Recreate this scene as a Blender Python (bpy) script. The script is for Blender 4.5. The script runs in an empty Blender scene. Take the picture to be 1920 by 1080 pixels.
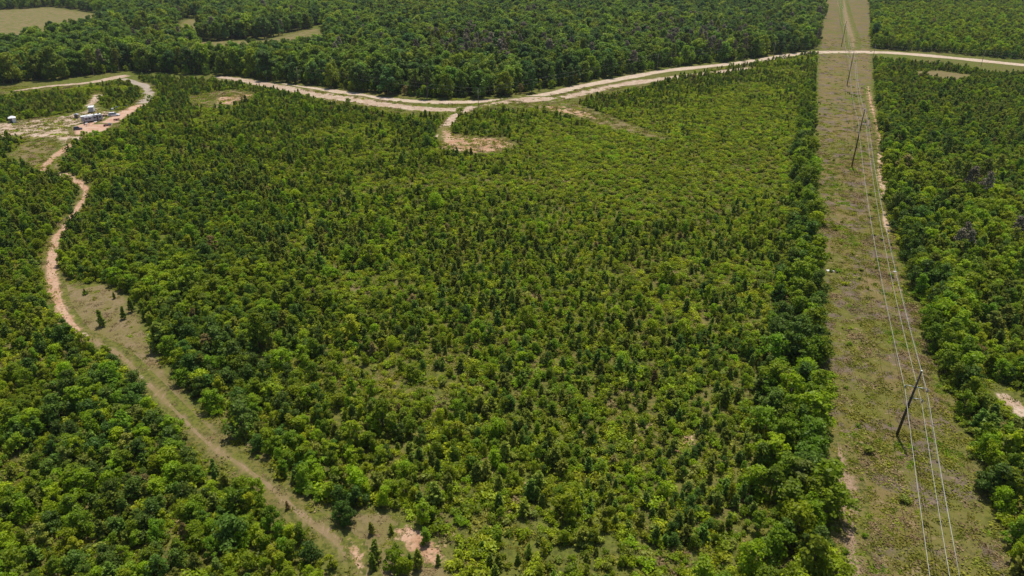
import bpy, bmesh, math, random
import numpy as np
from mathutils import Vector, Matrix
R = math.radians
rng = np.random.default_rng(11)
random.seed(5)
scene = bpy.context.scene
C = scene.collection

# ------------------------------------------------------------------ camera, sky, sun, exposure
H = 80.0; PITCH = R(27); FPX = 1300.0
cam_d = bpy.data.cameras.new('camera'); cam = bpy.data.objects.new('camera', cam_d); C.objects.link(cam)
cam.location = (0, 0, H); cam.rotation_euler = (math.pi/2-PITCH, 0, 0)
cam_d.sensor_width = 36; cam_d.lens = FPX/1920*36; cam_d.clip_start = 1; cam_d.clip_end = 20000
scene.camera = cam
HAZE = 0.00005
SUN_EL, SUN_AZ = R(68), R(17)
w = bpy.data.worlds.new('World'); scene.world = w; w.use_nodes = True
nt = w.node_tree; nt.nodes.clear()
sk = nt.nodes.new('ShaderNodeTexSky'); sk.sky_type = 'NISHITA'; sk.sun_disc = False
sk.sun_elevation = SUN_EL; sk.sun_rotation = SUN_AZ; sk.dust_density = 1.5; sk.altitude = 150
bg = nt.nodes.new('ShaderNodeBackground'); bg.inputs[1].default_value = 0.105
wo = nt.nodes.new('ShaderNodeOutputWorld')
nt.links.new(sk.outputs[0], bg.inputs[0]); nt.links.new(bg.outputs[0], wo.inputs[0])
sd = bpy.data.lights.new('sun', 'SUN'); sd.energy = 4.2; sd.angle = R(0.5); sd.color = (1.0, 0.95, 0.87)
sun = bpy.data.objects.new('sun', sd); C.objects.link(sun)
tosun = Vector((math.sin(SUN_AZ)*math.cos(SUN_EL), math.cos(SUN_AZ)*math.cos(SUN_EL), math.sin(SUN_EL)))
sun.rotation_euler = tosun.to_track_quat('Z', 'Y').to_euler()
scene.view_settings.view_transform = 'Standard'; scene.view_settings.look = 'None'
scene.view_settings.exposure = 0.03; scene.view_settings.gamma = 1.0
scene.cycles.max_bounces = 6; scene.cycles.transparent_max_bounces = 4

# ------------------------------------------------------------------ geometry helpers
cp, sp_ = math.cos(PITCH), math.sin(PITCH)
def P(x, y):
    u = (x-960)/FPX; v = (y-540)/FPX
    t = H/(sp_+v*cp)
    return (u*t, (cp-v*sp_)*t)
def proj(X, Y, Z=0.0):
    dz = Z-H
    d = Y*cp-dz*sp_; up = Y*sp_+dz*cp
    d = np.where(d < 1, 1, d)
    return 960+FPX*X/d, 540-FPX*up/d, d
def PW(pts): return [P(*p) for p in pts]

def tag(o, label=None, cat=None, group=None, kind=None):
    if label: o['label'] = label
    if cat: o['category'] = cat
    if group: o['group'] = group
    if kind: o['kind'] = kind
    return o
def empty(name, loc, rz=0.0):
    o = bpy.data.objects.new(name, None); C.objects.link(o)
    o.location = loc; o.rotation_euler = (0, 0, rz); o.empty_display_size = 0.2
    return o
def link(name, me, mat=None, parent=None, loc=(0,0,0)):
    o = bpy.data.objects.new(name, me); C.objects.link(o); o.location = loc
    if mat is not None:
        me.materials.clear(); me.materials.append(mat)
    if parent: o.parent = parent
    return o

# ------------------------------------------------------------------ materials
def newmat(name):
    m = bpy.data.materials.new(name); m.use_nodes = True
    m.node_tree.nodes.clear(); return m, m.node_tree
def N(t, typ, **kw):
    n = t.nodes.new(typ)
    for k, v in kw.items(): setattr(n, k, v)
    return n
def L(t, a, b): t.links.new(a, b)
def val(t, node_in, v): node_in.default_value = v
def mathn(t, op, a, b=None, clamp=False):
    n = N(t, 'ShaderNodeMath', operation=op); n.use_clamp = clamp
    for i, s in enumerate((a, b)):
        if s is None: continue
        if isinstance(s, (int, float)): n.inputs[i].default_value = s
        else: L(t, s, n.inputs[i])
    return n.outputs[0]
def mix(t, f, a, b):
    n = N(t, 'ShaderNodeMix', data_type='RGBA')
    for idx, s in ((0, f), (6, a), (7, b)):
        if isinstance(s, (int, float)): n.inputs[idx].default_value = s
        elif isinstance(s, tuple): n.inputs[idx].default_value = (*s, 1)
        else: L(t, s, n.inputs[idx])
    return n.outputs[2]
def noise(t, scale, detail=4, rough=0.6, off=0.0, stretch=None):
    g = N(t, 'ShaderNodeNewGeometry')
    mp = N(t, 'ShaderNodeMapping'); L(t, g.outputs['Position'], mp.inputs[0])
    mp.inputs['Location'].default_value = (off, off*0.7, off*0.3)
    if stretch: mp.inputs['Scale'].default_value = stretch[0]; mp.inputs['Rotation'].default_value = (0, 0, stretch[1])
    n = N(t, 'ShaderNodeTexNoise'); L(t, mp.outputs[0], n.inputs['Vector'])
    n.inputs['Scale'].default_value = scale; n.inputs['Detail'].default_value = detail; n.inputs['Roughness'].default_value = rough
    return n.outputs['Fac']
def ramp(t, f, lo, hi):
    n = N(t, 'ShaderNodeMapRange'); n.clamp = True; n.interpolation_type = 'SMOOTHSTEP'
    L(t, f, n.inputs[0]); n.inputs[1].default_value = lo; n.inputs[2].default_value = hi
    return n.outputs[0]
def finish(t, col, rough=0.9, bump=None, bstr=0.3, bdist=0.1):
    b = N(t, 'ShaderNodeBsdfPrincipled'); o = N(t, 'ShaderNodeOutputMaterial')
    if isinstance(col, tuple): b.inputs['Base Color'].default_value = (*col, 1)
    else: L(t, col, b.inputs['Base Color'])
    b.inputs['Roughness'].default_value = rough; b.inputs['Specular IOR Level'].default_value = 0.05
    if bump is not None:
        bn = N(t, 'ShaderNodeBump'); bn.inputs['Strength'].default_value = bstr; bn.inputs['Distance'].default_value = bdist
        L(t, bump, bn.inputs['Height']); L(t, bn.outputs[0], b.inputs['Normal'])
    L(t, b.outputs[0], o.inputs[0])
    return b
def plain(name, col, rough=0.6, metal=0.0, var=0.12, scale=3.0):
    m, t = newmat(name)
    n = noise(t, scale, 3)
    c2 = tuple(max(0, c*(1-var*2)) for c in col)
    b = finish(t, mix(t, ramp(t, n, 0.35, 0.7), col, c2), rough)
    b.inputs['Metallic'].default_value = metal; b.inputs['Specular IOR Level'].default_value = 0.5
    return m

# natural ground cover shared by every ground sheet, so that they melt into each other
def cover(t):
    big = noise(t, 0.018, 5, 0.6); mid = noise(t, 0.12, 5, 0.65, 31); fine = noise(t, 1.1, 5, 0.7, 57)
    c = mix(t, ramp(t, mid, 0.35, 0.65), (0.150, 0.155, 0.028), (0.190, 0.150, 0.055))
    c = mix(t, ramp(t, big, 0.42, 0.62), c, (0.130, 0.155, 0.024))
    c = mix(t, ramp(t, fine, 0.42, 0.62), c, (0.080, 0.090, 0.020))
    pale = ramp(t, noise(t, 0.5, 4, 0.7, 12), 0.60, 0.74)
    return mix(t, mathn(t, 'MULTIPLY', pale, 0.55), c, (0.26, 0.19, 0.11))
def sheet_mat(name, c1, c2, c3, rag=0.55, nscale=0.35, streak=None, base=None, soft=0.25, floor=0.0):
    m, t = newmat(name)
    a = N(t, 'ShaderNodeAttribute', attribute_name='edge')
    n = noise(t, nscale, 6, 0.7, 77, streak)
    f = mathn(t, 'ADD', a.outputs['Fac'], mathn(t, 'MULTIPLY', mathn(t, 'SUBTRACT', n, 0.5), rag*3.2))
    f = ramp(t, f, 0.5-soft, 0.5+soft)
    if floor: pass
    inner = mix(t, ramp(t, noise(t, 0.25, 5, 0.65, 5, streak), 0.38, 0.62), c1, c2)
    inner = mix(t, ramp(t, noise(t, 1.4, 5, 0.7, 9, streak), 0.48, 0.68), inner, c3)
    gate = ramp(t, a.outputs['Fac'], 0.0, 0.12)
    f = mathn(t, 'MULTIPLY', f, gate)
    finish(t, mix(t, f, cover(t), inner), 0.95, noise(t, 0.8, 6, 0.7, 3), 0.6, 0.3)
    return m
M = {}
m, t = newmat('ground_cover'); finish(t, cover(t), 0.95, noise(t, 0.8, 6, 0.7, 3), 0.6, 0.3); M['cover'] = m
# corridor: mown olive grass, green weed patches, purplish dead brush
m, t = newmat('mown_strip')
a = N(t, 'ShaderNodeAttribute', attribute_name='edge')
g = mix(t, ramp(t, noise(t, 0.09, 5, 0.6, 4), 0.35, 0.62), (0.210, 0.152, 0.068), (0.165, 0.136, 0.038))
g = mix(t, mathn(t, 'MULTIPLY', ramp(t, noise(t, 0.05, 4, 0.6, 91), 0.45, 0.62), 0.85), g, (0.135, 0.142, 0.026))
g = mix(t, mathn(t, 'MULTIPLY', ramp(t, noise(t, 0.16, 6, 0.65, 47), 0.50, 0.60), 0.9), g, (0.165, 0.120, 0.100))
g = mix(t, mathn(t, 'MULTIPLY', ramp(t, noise(t, 0.9, 6, 0.75, 15), 0.47, 0.66), 0.7), g, (0.085, 0.085, 0.026))
g = mix(t, mathn(t, 'MULTIPLY', ramp(t, noise(t, 0.55, 6, 0.7, 66), 0.56, 0.68), 0.7), g, (0.33, 0.23, 0.15))
f = ramp(t, mathn(t, 'ADD', a.outputs['Fac'], mathn(t, 'MULTIPLY', mathn(t, 'SUBTRACT', noise(t, 0.3, 5, 0.7, 2), 0.5), 1.2)), 0.2, 0.5)
f = mathn(t, 'MULTIPLY', f, ramp(t, a.outputs['Fac'], 0.0, 0.15))
finish(t, mix(t, f, cover(t), g), 0.95, noise(t, 0.8, 6, 0.7, 3), 0.6, 0.3); M['strip'] = m
M['road'] = sheet_mat('pale_gravel_road', (0.60, 0.48, 0.36), (0.50, 0.38, 0.28), (0.36, 0.27, 0.18), 0.28, 0.3, soft=0.2)
M['sand'] = sheet_mat('bare_sandy_soil', (0.56, 0.43, 0.33), (0.44, 0.31, 0.22), (0.22, 0.18, 0.09), 0.6, 0.22)
M['track'] = sheet_mat('reddish_track_soil', (0.46, 0.27, 0.17), (0.52, 0.34, 0.23), (0.22, 0.16, 0.08), 0.5, 0.32)
M['rut'] = sheet_mat('worn_tan_rut', (0.255, 0.185, 0.105), (0.21, 0.165, 0.07), (0.30, 0.21, 0.13), 0.5, 0.3, streak=((1, .35, 1), .6))
M['scar'] = sheet_mat('washed_out_sand', (0.58, 0.42, 0.29), (0.50, 0.33, 0.21), (0.24, 0.18, 0.09), 0.45, 0.6)
M['pinkbare'] = sheet_mat('thin_bare_soil', (0.30, 0.205, 0.135), (0.36, 0.24, 0.165), (0.17, 0.14, 0.06), 0.6, 0.4)
M['clay'] = sheet_mat('red_clay_soil', (0.50, 0.30, 0.20), (0.57, 0.40, 0.29), (0.42, 0.24, 0.15), 0.34, 0.25)
M['erosion'] = sheet_mat('eroded_pale_clay', (0.56, 0.37, 0.25), (0.42, 0.24, 0.14), (0.17, 0.13, 0.06), 0.85, 0.6)
M['gravel'] = sheet_mat('tan_gravel', (0.36, 0.30, 0.24), (0.43, 0.35, 0.27), (0.24, 0.20, 0.14), 0.22, 0.5)
M['tan'] = sheet_mat('dry_tan_grass', (0.235, 0.175, 0.092), (0.185, 0.155, 0.055), (0.13, 0.11, 0.045), 0.34, 0.22)
M['meadow'] = sheet_mat('hay_meadow', (0.250, 0.185, 0.095), (0.140, 0.145, 0.038), (0.15, 0.14, 0.04), 0.15, 0.03)

def leaf_mat(name, col, trans=0.54, patch=0.5, yel=(0.23, 0.275, 0.028), glos=0.012, tonek=0.9):
    m, t = newmat(name)
    oi = N(t, 'ShaderNodeObjectInfo'); a = N(t, 'ShaderNodeAttribute', attribute_name='tone')
    nz = ramp(t, noise(t, 0.035, 3, 0.6, 40), 0.35, 0.65)
    c = mix(t, mathn(t, 'MULTIPLY', nz, patch), col, yel)
    h = N(t, 'ShaderNodeHueSaturation'); L(t, c, h.inputs['Color'])
    r2 = mathn(t, 'FRACT', mathn(t, 'MULTIPLY', oi.outputs['Random'], 17.3))
    L(t, mathn(t, 'ADD', 0.482, mathn(t, 'MULTIPLY', oi.outputs['Random'], 0.034)), h.inputs['Hue'])
    h.inputs['Saturation'].default_value = 1.07
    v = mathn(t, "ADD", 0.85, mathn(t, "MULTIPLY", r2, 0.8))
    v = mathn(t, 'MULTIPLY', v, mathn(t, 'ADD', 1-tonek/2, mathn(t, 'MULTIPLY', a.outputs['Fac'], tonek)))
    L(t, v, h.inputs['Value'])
    d = N(t, 'ShaderNodeBsdfDiffuse'); L(t, h.outputs[0], d.inputs[0])
    tr = N(t, 'ShaderNodeBsdfTranslucent'); L(t, h.outputs[0], tr.inputs[0])
    ms = N(t, 'ShaderNodeMixShader'); ms.inputs[0].default_value = trans
    L(t, d.outputs[0], ms.inputs[1]); L(t, tr.outputs[0], ms.inputs[2])
    gl = N(t, 'ShaderNodeBsdfGlossy'); gl.inputs['Roughness'].default_value = 0.5; gl.inputs[0].default_value = (0.8, 0.85, 0.75, 1)
    m2 = N(t, 'ShaderNodeMixShader'); m2.inputs[0].default_value = glos
    L(t, ms.outputs[0], m2.inputs[1]); L(t, gl.outputs[0], m2.inputs[2])
    o = N(t, 'ShaderNodeOutputMaterial'); L(t, m2.outputs[0], o.inputs[0])
    return m
LM = {
 'bright': leaf_mat('bright_green_leaves', (0.232, 0.315, 0.026)),
 'mid':    leaf_mat('mid_green_leaves', (0.168, 0.255, 0.026)),
 'deep':   leaf_mat('deep_green_leaves', (0.092, 0.152, 0.026), 0.45, 0.12),
 'yellow': leaf_mat('yellow_green_leaves', (0.285, 0.330, 0.032)),
 'olive':  leaf_mat('olive_pine_needles', (0.200, 0.225, 0.044), 0.46, 0.25),
 'pine':   leaf_mat('green_pine_needles', (0.140, 0.205, 0.040), 0.46, 0.25),
 'brown':  leaf_mat('browned_pine_needles', (0.225, 0.175, 0.070), 0.38, 0.1),
 'grey':   leaf_mat('bare_grey_twigs', (0.200, 0.170, 0.120), 0.2, 0.05),
 'grass':  leaf_mat('weedy_grass', (0.200, 0.210, 0.036), 0.35, 0.4, (0.26, 0.22, 0.06), 0.005, 0.6),
 'straw':  leaf_mat('dry_straw', (0.260, 0.195, 0.105), 0.25, 0.1, (0.25, 0.19, 0.07), 0.005, 0.6),
 'forest': leaf_mat('forest_leaves', (0.150, 0.225, 0.038), 0.46, 0.3, (0.20, 0.25, 0.032)),
 'forestd':leaf_mat('dark_forest_leaves', (0.095, 0.165, 0.042), 0.44, 0.25, (0.15, 0.20, 0.036)),
 'forestl':leaf_mat('light_forest_leaves', (0.215, 0.285, 0.038), 0.46, 0.3, (0.20, 0.24, 0.032)),
}
M['bark'] = plain('bark', (0.16, 0.125, 0.095), 0.9, var=0.25, scale=6)

# ------------------------------------------------------------------ ground sheets
def mesh_from(name, verts, faces, attr=None, aname='edge', domain='POINT'):
    me = bpy.data.meshes.new(name)
    verts = np.asarray(verts, dtype=np.float32); faces = np.asarray(faces, dtype=np.int32)
    k = faces.shape[1]
    me.vertices.add(len(verts)); me.vertices.foreach_set('co', verts.ravel())
    me.loops.add(faces.size); me.loops.foreach_set('vertex_index', faces.ravel())
    me.polygons.add(len(faces)); me.polygons.foreach_set('loop_start', np.arange(0, faces.size, k, dtype=np.int32))
    me.update(calc_edges=True)
    if attr is not None:
        at = me.attributes.new(aname, 'FLOAT', domain); at.data.foreach_set('value', np.asarray(attr, dtype=np.float32))
    return me
def seg_dist(px, py, poly, closed=False):
    pts = list(poly) + ([poly[0]] if closed else [])
    d = np.full(np.shape(px), 1e9)
    for (ax, ay), (bx, by) in zip(pts[:-1], pts[1:]):
        dx, dy = bx-ax, by-ay; l2 = dx*dx+dy*dy+1e-9
        tt = np.clip(((px-ax)*dx+(py-ay)*dy)/l2, 0, 1)
        d = np.minimum(d, np.hypot(px-ax-tt*dx, py-ay-tt*dy))
    return d
def inside(px, py, poly):
    c = np.zeros(np.shape(px), bool); n = len(poly)
    for i in range(n):
        ax, ay = poly[i]; bx, by = poly[(i+1) % n]
        if ay == by: continue
        c ^= ((ay > py) != (by > py)) & (px < (bx-ax)*(py-ay)/(by-ay)+ax)
    return c
def smooth(pts, n=4):
    out = []
    p = [pts[0]]+list(pts)+[pts[-1]]
    for i in range(1, len(p)-2):
        for k in range(n):
            s = k/n; a, b, c, d = (np.array(p[i+j], float) for j in (-1, 0, 1, 2))
            out.append(tuple(0.5*((2*b)+(-a+c)*s+(2*a-5*b+4*c-d)*s*s+(-a+3*b-3*c+d)*s**3)))
    out.append(tuple(pts[-1])); return out
level = [0.0]
def nextz():
    level[0] += 0.002; return level[0]
OPEN = []    # (world polygon or polyline, half width or None) kept free of trees
def poly_sheet(name, pix, step, fade, mat, free=0.0, world=None):
    poly = world or PW(pix)
    xs = [p[0] for p in poly]; ys = [p[1] for p in poly]
    gx = np.arange(min(xs)-step, max(xs)+step*2, step); gy = np.arange(min(ys)-step, max(ys)+step*2, step)
    X, Y = np.meshgrid(gx, gy); ins = inside(X, Y, poly)
    d = seg_dist(X, Y, poly, True)*np.where(ins, 1, 0)
    e = np.clip(d/fade, 0, 1)
    nx = len(gx); idx = np.arange(X.size).reshape(X.shape)
    ok = ins[:-1, :-1] | ins[1:, :-1] | ins[:-1, 1:] | ins[1:, 1:]
    q = np.stack([idx[:-1, :-1][ok], idx[:-1, 1:][ok], idx[1:, 1:][ok], idx[1:, :-1][ok]], 1)
    used, inv = np.unique(q, return_inverse=True)
    v = np.stack([X.ravel()[used], Y.ravel()[used], np.full(len(used), nextz())], 1)
    o = link(name, mesh_from(name, v, inv.reshape(q.shape), e.ravel()[used]), mat)
    tag(o, kind='structure')
    if free is not None: OPEN.append((poly, None, free))
    return o
def strip_sheet(name, pix, width, mat, fade=1.5, free=0.5, mid=0.72):
    pts = smooth(pix, 5); wp = np.array(PW(pts))
    # resample
    seg = np.hypot(*np.diff(wp, axis=0).T); s = np.concatenate([[0], np.cumsum(seg)])
    n = max(8, int(s[-1]/2.0)); ss = np.linspace(0, s[-1], n)
    x = np.interp(ss, s, wp[:, 0]); y = np.interp(ss, s, wp[:, 1])
    tx = np.gradient(x); ty = np.gradient(y); ln = np.hypot(tx, ty); nx_, ny_ = -ty/ln, tx/ln
    r = np.random.default_rng(len(pix)*7+3)
    wob = np.interp(ss, np.linspace(0, s[-1], max(4, int(s[-1]/9))), r.uniform(0.8, 1.2, max(4, int(s[-1]/9))))
    wv = (np.interp(ss/s[-1], np.linspace(0, 1, len(width)), width) if hasattr(width, '__len__') else np.full(n, width))*wob/2
    offs = [(-1, -fade, 0), (-1, 0, 0.5), (-0.5, 0, 1), (0, 0, mid), (0.5, 0, 1), (1, 0, 0.5), (1, fade, 0)]
    V, E = [], []; z = nextz()
    for a, b, e in offs:
        V.append(np.stack([x+nx_*(a*wv+b), y+ny_*(a*wv+b), np.full(n, z)], 1)); E.append(np.full(n, e))
    V = np.concatenate(V); E = np.concatenate(E)
    endf = np.tile(np.clip(np.minimum(ss, s[-1]-ss)/4.0, 0, 1), len(offs)); E = E*endf
    F = []
    for k in range(len(offs)-1):
        i = np.arange(n-1)+k*n; F.append(np.stack([i, i+1, i+1+n, i+n], 1))
    o = link(name, mesh_from(name, V, np.concatenate(F)[:, ::-1], E), mat); tag(o, kind='structure')
    OPEN.append((list(zip(x[::3], y[::3])), float(np.mean(wv)), free))
    return o

# one sheet out to the horizon
gx = np.linspace(-9000, 9000, 61); X, Y = np.meshgrid(gx, gx+6000); idx = np.arange(X.size).reshape(X.shape)
tag(link('ground', mesh_from('ground', np.stack([X.ravel(), Y.ravel(), X.ravel()*0], 1),
    np.stack([idx[:-1, :-1].ravel(), idx[:-1, 1:].ravel(), idx[1:, 1:].ravel(), idx[1:, :-1].ravel()], 1)), M['cover']), kind='structure')

CL_pix = [(1590,1120),(1588,1080),(1584,1000),(1572,900),(1560,750),(1553,620),(1548,500),(1540,380),(1535,250),(1535,150),(1538,105),(1543,60),(1547,20),(1549,0)]
CR_pix = [(1632,0),(1634,40),(1636,105),(1642,180),(1652,280),(1665,380),(1678,450),(1716,540),(1745,660),(1790,770),(1860,930),(1902,1050),(1925,1120)]
CL = [(x-2.0, y) for x, y in PW(CL_pix)]; CR = PW(CR_pix)
CL[0:0] = [(CL[0][0]-25, CL[0][1]-62)]; CR.append((CR[-1][0]-25, CR[-1][1]-62))
far = np.array([0.40, 1.0])*900
CORR = CL + [(CL[-1][0]+far[0], CL[-1][1]+far[1]), (CR[0][0]+far[0], CR[0][1]+far[1])] + CR
poly_sheet('mown_grass_strip', None, 4.0, 5.0, M['strip'], free=0.0, world=CORR)

poly_sheet('meadow', [(-60,22),(0,19),(100,13),(195,27),(215,34),(190,52),(150,66),(100,80),(50,95),(0,104),(-80,112)], 8, 10, M['meadow'], free=0)
poly_sheet('meadow', [(330,52),(342,38),(372,34),(378,66),(350,82),(325,78)], 6, 6, M['meadow'], free=0)
poly_sheet('meadow', [(240,60),(282,53),(290,80),(245,84)], 5, 4, M['meadow'], free=0)
poly_sheet('meadow', [(360,78),(430,77),(500,73),(560,60),(600,48),(616,94),(560,104),(480,116),(420,126),(388,118)], 6, 6, M['meadow'], free=0)
# dry grass openings
CLEAR_ = PW([(100,505),(150,540),(200,530),(245,560),(268,600),(292,655),(340,730),(400,790),(470,860),(560,930),(620,955),(720,958),(795,985),(850,1045),(850,1110),(690,1150),(640,1060),(560,1000),(470,915),(370,840),(290,755),(210,665),(150,630),(110,570)])
poly_sheet('grass_clearing', [(100,505),(150,540),(200,530),(245,560),(268,600),(292,655),(340,730),(400,790),(470,860),(560,930),(620,955),(720,958),(795,985),(850,1045),(850,1110),(690,1150),(640,1060),(560,1000),(470,915),(370,840),(290,755),(210,665),(150,630),(110,570)], 1.5, 1.8, M['tan'], free=.8)
poly_sheet('grass_clearing', [(350,180),(400,172),(440,168),(475,172),(480,186),(440,200),(395,206),(360,200)], 3, 4, M['tan'], free=0)
poly_sheet('grass_clearing', [(985,195),(1040,190),(1090,196),(1135,214),(1200,238),(1270,262),(1230,262),(1150,243),(1090,226),(1040,214),(990,205)], 3, 4, M['tan'], free=0)
poly_sheet('grass_clearing', [(1710,134),(1760,132),(1830,142),(1812,154),(1760,152),(1720,146)], 3, 3, M['tan'], free=0)
poly_sheet('grass_clearing', [(600,505),(650,500),(700,520),(770,545),(780,585),(700,575),(640,560),(605,540)], 2, 9, M['tan'], free=None)
0 and poly_sheet('grass_clearing', [(1240,305),(1330,300),(1450,330),(1440,360),(1340,350),(1260,340)], 3, 6, M['tan'], free=-3)
poly_sheet('grass_clearing', [(50,262),(100,262),(130,280),(118,325),(95,325),(60,320),(30,300),(10,292)], 2, 4, M['tan'], free=0)

# roads and tracks
strip_sheet('gravel_road', [(2300,172),(2050,134),(1920,122),(1850,115),(1780,108),(1700,101),(1640,98),(1540,98),(1480,104),(1430,112),(1380,119),(1300,127),(1240,134),(1190,143),(1130,154),(1080,164),(1040,174),(1000,181),(960,186),(900,190),(850,192),(800,191),(740,187),(690,181),(640,173),(600,168),(560,163),(500,156),(440,150),(400,147)], [13,12,12,12,9,8,7,7,7,6], M['road'], 2.5, 1.0, .95)
strip_sheet('sandy_verge', [(395,144),(440,148),(520,163),(590,178),(660,187),(720,196),(790,204),(850,206),(880,200)], [5,8,12,15,10,7], M['sand'], 3, 0.3)
strip_sheet('sandy_verge', [(985,190),(1040,186),(1100,173),(1160,160),(1240,148),(1330,137),(1410,127)], [9,8,7,5], M['sand'], 3, 0.3)
poly_sheet('sandy_junction', [(855,205),(880,199),(940,187),(985,181),(1030,180),(1060,184),(1020,192),(985,194),(930,198),(890,206),(870,216)], 2, 4, M['sand'], free=0.5)
strip_sheet('sandy_path', [(890,198),(868,210),(850,220),(840,232),(832,246),(830,262)], [5,4,4,6], M['sand'], 2, 0.8)
poly_sheet('sandy_patch', [(822,240),(840,236),(852,250),(890,256),(950,258),(975,272),(930,288),(870,290),(824,278)], 1.2, 5, M['erosion'], free=0.3)
poly_sheet('eroded_patch', [(1015,196),(1060,198),(1110,212),(1140,224),(1110,226),(1060,214),(1020,208)], 2, 5, M['erosion'], free=None)
poly_sheet('eroded_patch', [(400,182),(440,178),(478,174),(474,190),(440,198),(400,196)], 2, 4, M['erosion'], free=None)
strip_sheet('sandy_path', [(20,172),(60,166),(110,160),(150,157),(190,151),(225,144),(245,140)], [5,5,6,9], M['sand'], 2.5, 1)
strip_sheet('gravel_drive', [(226,147),(245,152),(258,157),(268,159),(276,166),(279,176),(275,186),(264,196),(246,206),(228,213)], [5,5,5,6,6], M['gravel'], 1.5, 2.2)
strip_sheet('sandy_path', [(183,176),(180,184),(175,192),(168,204),(164,214)], [4,4,5,7], M['sand'], 1.5, 1.0)
poly_sheet('sandy_yard', [(-90,236),(0,230),(40,225),(100,218),(150,208),(170,197),(186,196),(205,206),(230,207),(260,198),(262,206),(245,218),(222,236),(200,252),(165,263),(135,275),(120,288),(104,292),(108,275),(96,262),(50,262),(20,258),(0,264),(-90,280)], 1.5, 7, M['sand'], free=0.3)
poly_sheet('red_clay_yard', [(128,238),(150,232),(196,218),(250,204),(246,214),(222,228),(206,244),(160,256),(134,254)], 1.2, 3.5, M['clay'], free=2.5)
strip_sheet('clay_drive', [(268,194),(250,203),(232,213),(215,224),(200,233)], [6,6,7,7], M['clay'], 2.5, 1.0)
strip_sheet('dirt_track', [(150,264),(128,276),(108,289),(94,301),(84,314),(80,324),(100,326),(118,329),(136,337),(153,346),(162,358),(155,376),(138,402),(119,428),(106,450),(99,475),(96,500),(98,522),(104,550),(113,575),(126,596),(140,614),(153,630)], [6,3.5,3.5,4.5,3.2,1.6,1.6,2.4,2.3,2.2,1.7,1.2], M['track'], 1.6, 1.0)
strip_sheet('dirt_track', [(153,630),(185,645),(215,660),(240,680),(265,707),(300,742),(340,782),(372,815),(405,842),(450,872),(500,908),(545,948),(590,985),(630,1012),(662,1050),(700,1120)], [1.4,1.0,1.0,.8,.7,.7,.9,1.4,1.6], M['rut'], 1.8, .8)
poly_sheet('eroded_patch', [(255,700),(268,702),(276,716),(266,718)], .5, .8, M['sand'], free=None)
poly_sheet('eroded_patch', [(146,622),(166,622),(170,632),(152,634)], .5, .8, M['sand'], free=None)
poly_sheet('eroded_patch', [(730,990),(775,980),(805,995),(828,1025),(848,1052),(812,1064),(780,1048),(742,1024)], 0.6, 1.5, M['erosion'], free=-0.3)
poly_sheet('eroded_patch', [(644,1000),(676,1014),(692,1050),(680,1080),(652,1050)], 0.6, 1.4, M['erosion'], free=-0.3)
poly_sheet('eroded_patch', [(1270,815),(1305,808),(1308,838),(1285,848),(1262,880),(1255,868)], 0.8, 1.6, M['erosion'], free=-0.3)
poly_sheet('eroded_patch', [(860,1050),(960,1040),(980,1056),(900,1066)], 0.8, 2.5, M['erosion'], free=-0.6)
poly_sheet('eroded_patch', [(1642,275),(1664,276),(1668,330),(1662,372),(1648,374),(1640,330)], 1.0, 1.8, M['scar'], free=None)
poly_sheet('eroded_patch', [(1650,395),(1664,396),(1674,440),(1662,446),(1652,420)], 0.8, 1.2, M['scar'], free=None)
poly_sheet('eroded_patch', [(1575,925),(1605,905),(1622,930),(1600,955),(1580,948)], 0.8, 2, M['erosion'], free=None)
poly_sheet('eroded_patch', [(1582,1035),(1606,1030),(1610,1085),(1584,1090)], 0.8, 2, M['erosion'], free=None)
strip_sheet('dirt_track', [(1582,0),(1585,20),(1588,40),(1594,60),(1599,75),(1600,92)], [1,2,4,4,1], M['rut'], 5, 0)
strip_sheet('dirt_track', [(1627,160),(1632,190),(1640,220),(1650,255),(1654,285)], [.4,.8,.5,1.4], M['erosion'], 2.2, 0)
strip_sheet('sandy_path', [(1960,800),(1925,778),(1900,757),(1880,742),(1858,728)], [3.4,3.2,2.8,2.2], M['sand'], 1.2, 3.2)

OPEN.append((PW([(1848,722),(1940,770),(1990,850),(1915,835),(1858,775)]), None, 0))
strip_sheet('bare_edge', [(1571,820),(1580,880),(1588,940),(1594,1000),(1598,1060),(1602,1110)], [.5,1.0,2.6,.8,1.2,1.6], M['pinkbare'], 2.2, 0)
# ------------------------------------------------------------------ tree prototypes
def quads(c, n, size, r, asp=1.0):
    k = len(c)
    n = n/np.linalg.norm(n, axis=1, keepdims=True)
    rv = r.normal(size=(k, 3)); t1 = np.cross(n, rv); t1 /= np.linalg.norm(t1, axis=1, keepdims=True)+1e-9
    t2 = np.cross(n, t1); s = np.asarray(size).reshape(-1, 1)
    a = t1*s*0.5*asp; b = t2*s*0.5
    # pointed leaf spray: rhombus
    v = np.stack([c-a, c-b*0.8+a*0.1, c+a, c+b*0.8-a*0.1], 1).reshape(-1, 3)
    return v, np.arange(4*k).reshape(-1, 4)
def crown_mesh(name, pts, nrm, size, mat, r, asp=1.0, tone=None):
    v, f = quads(pts, nrm, size, r, asp)
    if tone is None: tone = r.uniform(0, 1, len(f))
    me = mesh_from(name, v, f, tone, 'tone', 'FACE'); me.materials.append(mat); return me
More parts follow.
